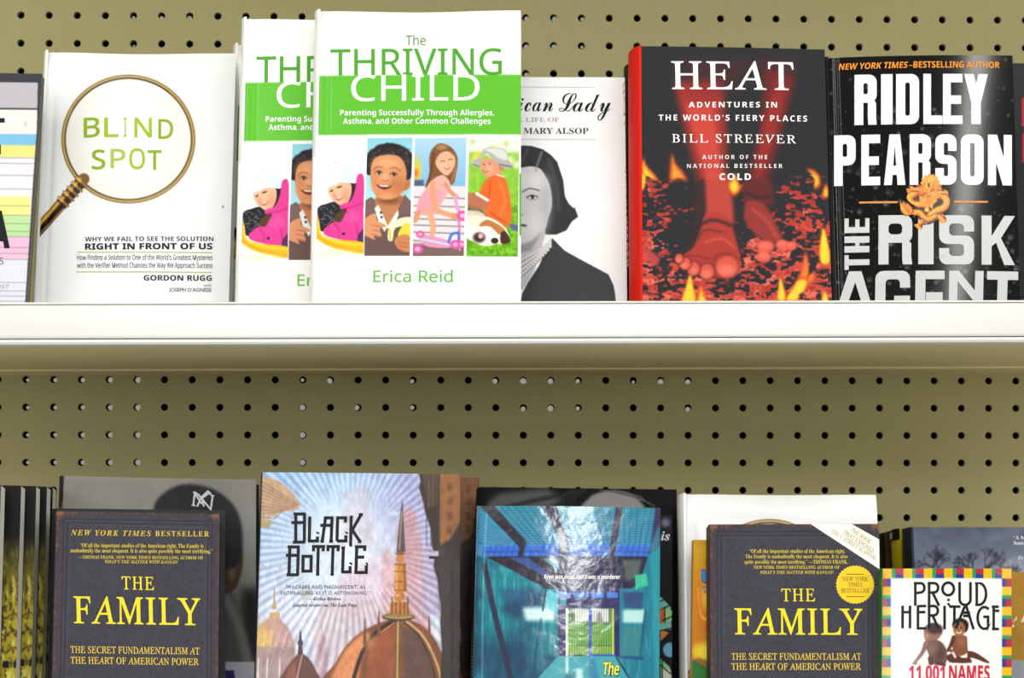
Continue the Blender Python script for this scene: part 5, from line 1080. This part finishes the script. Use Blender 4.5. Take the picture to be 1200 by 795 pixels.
# -- yellow and orange book with a blue letter
cv = Cv(805, 628, 1008, 802, (222, 176, 30)); X, Y = cv.X, cv.Y
cv.vgrad(640, 740, (214, 170, 24), (226, 120, 24)); cv.field(np.clip((fbm(X, Y, 24, 3, 3) - .45) * 4, 0, 1), (196, 140, 16), .6); cv.field(np.clip((fbm(X, Y, 18, 3, 14) - .5) * 4, 0, 1) * (Y > 690), (232, 92, 30), .7)
cv.ell(829, 700, 8, 14, (244, 206, 60), .9, .6); cv.line([(818, 690), (821, 720), (830, 728)], 2.4, (246, 220, 100), .8, .6, sm=True); cv.ell(828, 764, 18, 10, (246, 226, 60), .95, .6); cv.poly([(805, 776), (820, 772), (850, 784), (1008, 790), (1008, 802), (805, 802)], (50, 120, 50), 1, 1); cv.line([(818, 774), (834, 784)], 4, (220, 90, 30), .8, 1)
cv.ell(819, 704, 4, 22, (230, 110, 30), .6, .9)
YO = Book('orange_paperback_book', 'yellow and orange book with a blue letter, beside the seal-bearing leather-look book', (812.8, 633), (1000, 635), (810.8, 790), (1004, 790), 1.683, 2, 8.0, .012, 'soft', cv, (220, 190, 70), .35, spine=(206, 150, 24))
YO.letters('title_lettering', [('U', 'bold', 822, 836, 683.4, 15, (20, 70, 190), {'off': .04}), ('U', 'bold', 823, 835, 682.6, 14, (40, 150, 230), {'eps': .0004}), ('ever', 'bital', 823, 836, 690, 4, (40, 100, 190)), ('To', 'bital', 824, 832, 695.6, 4, (40, 100, 190))])

# -- leather-look book with ribbon and seal, right
q = [(831.8, 614.8), (1030, 614.3), (1031.5, 790), (832.6, 790)]
FB = Book('leather_look_paperback_book', 'leather-look paperback with yellow lettering, a white corner ribbon and a gold seal', q[0], q[1], q[3], q[2], 1.655, 2, 8.5, .024, 'soft', leather(826, 608, 1036, 800, q), (100, 76, 62), .5, .14, bump=(900, .3, .0005), spine=(60, 50, 50), pages=(238, 232, 214))
FB.letters('quote_lettering', [('\u201cOf all the important studies of the American right,', 'serif', 878, 990, 648.4, 4.4, GD2), ('The Family is undoubtedly the most eloquent. It is also', 'serif', 873.5, 993, 654.6, 4.4, GD2), ('quite possibly the most terrifying.\u201d \u2014THOMAS FRANK,', 'serif', 872.5, 993.5, 661, 4.4, GD2),
    ('NEW YORK TIMES BESTSELLING AUTHOR OF', 'serif', 883, 984, 667, 3.6, GD2), ('WHAT\u2019S THE MATTER WITH KANSAS?', 'bital', 891, 976.6, 673, 3.6, GD2)])
FB.letters('title_lettering', [('THE', 'roman', 915.5, 955, 705, 14.5, GD, {'sp': 1.15, 'off': .006}), ('FAMILY', 'roman', 860.5, 1010.5, 743.6, 30, GD, {'off': .008, 'sp': 1.05, 'yb2': 744.2})])
FB.letters('subtitle_lettering', [('THE SECRET FUNDAMENTALISM AT', 'roman', 857, 1009, 773.6, 7.6, (226, 196, 70), {'off': .008}), ('THE HEART OF AMERICAN POWER', 'roman', 857, 1009, 785.4, 7.6, (226, 196, 70), {'off': .008})])
rb = FB.letters('corner_ribbon', [('poly', [[(950, 614.6), (998, 614.6), (1030.2, 632.6), (1030.6, 667.5)]], (246, 244, 236)),
    ('THE BOOK', 'roman', 0, 0, 0, 0, (176, 144, 40), {'off': .006, 'eps': .0005, 'vec': (996.6, 622.6, 22.4, 15.6, 2.6, -4)}), ('THAT EXPOSED', 'roman', 0, 0, 0, 0, (176, 144, 40), {'off': .006, 'eps': .0005, 'vec': (987.5, 625.2, 35, 23.6, 2.6, -4)}),
    ('THE C STREET SCANDAL', 'roman', 0, 0, 0, 0, (176, 144, 40), {'off': .006, 'eps': .0005, 'vec': (973, 624.4, 53, 33, 2.6, -4)})], eps=.0003, label='white diagonal ribbon across the top right corner')
star = [(1002 + (21.6 + (1.1 if k % 2 else 0)) * math.cos(2 * math.pi * k / 72), 685.6 + (21.6 + (1.1 if k % 2 else 0)) * math.sin(2 * math.pi * k / 72)) for k in range(72)]
SB_ = (120, 92, 20)
FB.letters('round_seal', [('poly', [star], (240, 204, 40)), ('NEW YORK', 'roman', 987, 1017.5, 681.4, 5, SB_, {'off': .004, 'eps': .0005}), ('TIMES', 'roman', 994, 1010.5, 688, 5, SB_, {'off': .004, 'eps': .0005}), ('BESTSELLER', 'roman', 985.6, 1018.6, 695, 5, SB_, {'off': .004, 'eps': .0005})]
    + [], eps=.0003, label='gold scalloped seal')
FB.letters('seal_rules', [('stroke', [[(992, 673.4), (1012, 673.4)], [(992, 699.6), (1012, 699.6)]], .8, SB_)], eps=.0005)

# -- winter tree book and the dark books behind its left edge
cv = Cv(1060, 612, 1296, 802, (92, 96, 108)); X, Y = cv.X, cv.Y
cv.vgrad(616, 668, (74, 78, 92), (120, 130, 150)); cv.field(np.clip((fbm(X, Y, 18, 3, 6) - .4) * 2.4, 0, 1), (112, 122, 146), .6)
def tree(x, y, a, L, w, d, s):
    r = random.Random(s); x2, y2 = x + L * math.sin(a), y - L * math.cos(a)
    cv.line([(x, y), (x2, y2)], w, (44, 44, 54), .75, .3, w2=w * .7)
    if d > 0:
        for k in range(3): tree(x2, y2, a + r.uniform(-.9, .9), L * r.uniform(.6, .85), w * .66, d - 1, s * 7 + k + 1)
for x, L, s in ((1096, 15, 3), (1140, 13, 9), (1151, 14, 5), (1185, 9, 11)): tree(x, 690, .05, L, 2.8, 5, s)
cv.field(np.clip((Y - 650) / 8, 0, 1) * np.clip((X - 1158) / 12, 0, 1) * (.4 + .6 * (fbm(X, Y, 3, 2, 8) > .5)), (176, 178, 184), .5)
cv.rect(1060, 671, 1296, 774, (170, 128, 48)); cv.field((Y > 671) * (Y < 774) * np.clip((fbm(X, Y, 16, 2, 2) - .4) * 2, 0, 1), (146, 104, 36), .6); cv.rect(1060, 774, 1296, 802, (150, 154, 162))
TR_ = Book('winter_tree_hardcover_book', 'slate blue hardcover with bare winter trees and a gold band, behind the baby name book', (1067.5, 618), (1290, 618.5), (1074, 790), (1300, 790), 1.712, 2, 8.5, .026, 'hard', cv, (60, 60, 70), .5, .1, spine=(30, 30, 34), bulge=.004)
TR_.letters('title_lettering', [('st', 'script', 1186, 1206, 737, 26, (226, 214, 176), {'off': .004})])
TR_.letters('quote_lettering', [('\u201cA beautiful and', 'serif', 1187, 1236, 632.4, 4.2, (220, 222, 226)), ('haunting novel', 'serif', 1188, 1234, 638.6, 4.2, (220, 222, 226)), ('from the', 'serif', 1193, 1230, 656, 4, (200, 202, 206))])
for nm, lab, colr, sp, x, yv, Yb in (('yellow_spined_book', 'dark book with a yellow spine, just left of the slate blue winter tree book', (40, 38, 34), (206, 190, 30), 1055, 620, 1.752),
        ('maroon_hardcover_book', 'maroon brown hardcover immediately left of the yellow spine', (64, 44, 40), (74, 50, 46), 1047.5, 622, 1.792), ('black_hardcover_book', 'black hardcover between two brown ones left of the yellow spine', (24, 22, 22), (22, 20, 20), 1040, 624, 1.826),
        ('brown_hardcover_book', 'dark brown hardcover, leftmost of the dark spines left of the yellow spine', (74, 62, 52), (80, 68, 56), 1032.5, 627, 1.860)):
    b = Book(nm, lab, (x, yv), (x + 214, yv + 1), (x + 8, 790), (x + 224, 790), Yb, 2, 8.5, .025, 'hard', colr, colr, .45, spine=sp, bulge=.005)
    if 'yellow' in nm:
        a = Acc(); hh = b.tl[2]; N = 10; v = []
        for z in (hh * .955, hh + .0004):
            for k in range(N + 1):
                w = k / N; bb = .005 * math.sin(math.pi * w) ** .7 if 0 < w < 1 else 0; v.append((b.tl[0] + (b.bl[0] - b.tl[0]) * 0 - bb - .0007, b.t * w, z))
        a.add(v, [(i, i + 1, N + 2 + i, N + 1 + i) for i in range(N)]); a.build('spine_band', ink((24, 24, 26), .35), b.spine)
        a = Acc(); a.add([(p[0] - .0004, p[1], p[2] * 1.0 - (hh * .012 if j > N else -hh * .008)) for j, p in enumerate(v)], [(i, i + 1, N + 2 + i, N + 1 + i) for i in range(3, 6)]); a.build('spine_mark', ink((200, 206, 214), .3), b.spine)

# -- baby name book with a kente border
cv = Cv(1028, 662, 1192, 802, (244, 244, 240))
KY, KR, KG, KB = (250, 186, 20), (176, 40, 66), (24, 156, 100), (34, 60, 150)
x = 1034.0; n = 0
for x0, kind in [(1037 + 23.4 * k, 0) for k in range(-1, 7)]:
    cv.rect(x0 - 1, 666, x0 + 9, 678, KY); cv.rect(x0 + 9, 666, x0 + 13, 678, KG); cv.rect(x0 + 13, 666, x0 + 22.5, 678, KR); cv.rect(x0 + 13, 673.5, x0 + 22.5, 678, KB)
cv.rect(1175.4, 666, 1188, 678, KY)
for k in range(8):
    y = 678 + 23.6 * k
    for a, b, flip in ((1175.4, 1188, 0), (1033, 1045, 1)):
        cv.rect(a, y, b, y + 9.8, KR); cv.rect(a if not flip else b - 4.5, y, a + 4.6 if not flip else b, y + 9.8, KB); cv.rect(a, y + 9.8, b, y + 19.6, KY); cv.rect(a, y + 19.6, b, y + 23.6, KG)
cv.rect(1033, 666, 1045, 678, KY)
def bb(x, y): return (1025 + x * .1698, 660 + y * .1698)
def bl_(*p): return [bb(*q) for q in p]
S1, S2, S3 = (128, 80, 56), (92, 54, 40), (186, 128, 96)
# left baby crawling, seen from the back
cv.ell(*bb(405, 470), 10.5, 9.5, (66, 50, 48)); cv.poly(bl_((350, 440), (345, 520), (370, 545), (420, 540), (455, 500), (440, 470)), (150, 108, 96), sm=True); cv.ell(*bb(415, 455), 9, 6, (70, 54, 52), 1, .3); cv.ell(*bb(362, 505), 2, 3, (190, 150, 136), .7, .6)
cv.poly(bl_((345, 560), (400, 535), (450, 540), (490, 590), (500, 660), (480, 705), (420, 705), (385, 680), (370, 620)), (116, 86, 80), sm=True); cv.ell(*bb(450, 620), 6, 9, (84, 58, 54), .7, .8); cv.ell(*bb(400, 590), 6, 7, (146, 116, 108), .6, .8)
cv.line(bl_((355, 555), (330, 620), (275, 692)), 5.5, (136, 104, 98), sm=True, w2=3.4); cv.line(bl_((385, 660), (390, 690)), 6, (96, 66, 60)); cv.line(bl_((430, 690), (480, 705)), 4, (92, 62, 56)); cv.ell(*bb(280, 694), 3, 1.8, (140, 108, 100))
# right baby sitting
cv.poly(bl_((640, 610), (700, 620), (790, 680), (780, 692), (690, 660), (640, 650)), S2, sm=True); cv.poly(bl_((500, 640), (560, 620), (640, 640), (668, 670), (660, 690), (540, 690), (505, 675)), S2, sm=True); cv.poly(bl_((580, 640), (640, 620), (640, 655), (600, 655)), (236, 234, 226))
cv.poly(bl_((540, 510), (590, 498), (630, 510), (642, 580), (635, 625), (570, 645), (540, 610)), S1, sm=True); cv.line(bl_((545, 515), (525, 570), (505, 605)), 5, S2, sm=True, w2=3.4); cv.line(bl_((625, 520), (620, 590), (555, 612), (520, 605)), 5, S1, sm=True, w2=3.4); cv.ell(*bb(600, 545), 5, 6, S3, .45, .9); cv.line(bl_((540, 620), (556, 650)), 2.6, (224, 224, 236))
cv.ell(*bb(592, 428), 9.6, 7.8, (38, 28, 26)); cv.ell(*bb(618, 440), 5, 7, (38, 28, 26)); cv.ell(*bb(584, 455), 7.2, 8.6, (150, 96, 66)); cv.ell(*bb(580, 470), 4.5, 4.5, (176, 118, 84), .7, .8)
for ex in (566, 598): cv.ell(*bb(ex, 448), 1.2, .9, (30, 20, 18))
cv.line(bl_((566, 478), (582, 486), (600, 476)), 1.3, (236, 226, 216), sm=True); cv.ell(*bb(580, 464), 1.2, .8, (110, 66, 46))
PH = Book('baby_name_paperback_book', 'small white paperback with two babies and a bright checked border at the right edge', (1034, 666.5), (1187, 666.5), (1033, 790), (1187.2, 790), 1.652, 2, 4.5, .024, 'soft', cv, (226, 190, 60), .13, .4, spine=(30, 130, 60), pages=(236, 230, 212), bump=(30, .12, .003), bow=.0045)
K0 = (24, 28, 36)
def ht(*pls): return [[bb(*q) for q in p] for p in pls]
def ar(cx, cy, rx, ry, a0, a1): return [tuple(q) for q in arc(cx, cy, rx, ry, a0, a1, 14)]
proud = [[bb(*q) for q in p] for p in (
    [(282, 296), (282, 140)], [(272, 140), (318, 140)] + ar(318, 172, 26, 32, 90, -90) + [(282, 210)],
    [(376, 296), (376, 140)], [(366, 140), (410, 140)] + ar(410, 172, 28, 32, 90, -90) + [(376, 206)], [(400, 206), (444, 296)],
    [(586, 132), (586, 258)] + ar(624, 252, 38, 38, 180, 360) + [(662, 132)],
    [(706, 136), (706, 290)], [(694, 140), (726, 140)] + ar(722, 214, 50, 75, 88, -88) + [(696, 290)])]
oo = [bb(*q) for q in ar(507, 180, 40, 44, 0, 345)]
her = [[bb(*q) for q in p] for p in (
    [(196, 294), (196, 452)], [(246, 294), (246, 452)], [(196, 340), (246, 340)],
    [(300, 294), (300, 452), (356, 452)], [(300, 298), (356, 298)], [(300, 340), (350, 340)],
    [(376, 452), (376, 298)], [(366, 298), (410, 298)] + ar(410, 330, 26, 32, 90, -90) + [(376, 364)], [(400, 364), (440, 452)],
    [(482, 296), (482, 460)], [(514, 302), (592, 302)], [(550, 302), (550, 420)],
    [(560, 452), (622, 300)], [(632, 298), (684, 460)], [(612, 344), (660, 344)], [(610, 366), (664, 366)],
    [(792, 318)] + ar(760, 380, 48, 76, 60, 320) + [(786, 452), (786, 372), (752, 372)],
    [(826, 298), (826, 456)], [(812, 302), (862, 302)], [(826, 330), (866, 330)], [(814, 456), (864, 456)])]
PH.letters('title_lettering', [('stroke', proud + her, 3.1, K0), ('stroke', [(oo, 'c')], 3.1, K0), ('poly', [[bb(500, 248), bb(517, 248), bb(517, 264), bb(500, 264)], [bb(500, 276), bb(512, 276), bb(526, 296), bb(518, 304), bb(502, 290)]], K0)])
PH.letters('subtitle_lettering', [('11,001', 'bold', 1065.5, 1107, 797.5, 17, (214, 52, 88), {'off': .012}), ('NAMES', 'bold', 1112, 1160.5, 797.5, 17, (206, 40, 66), {'off': .012})])
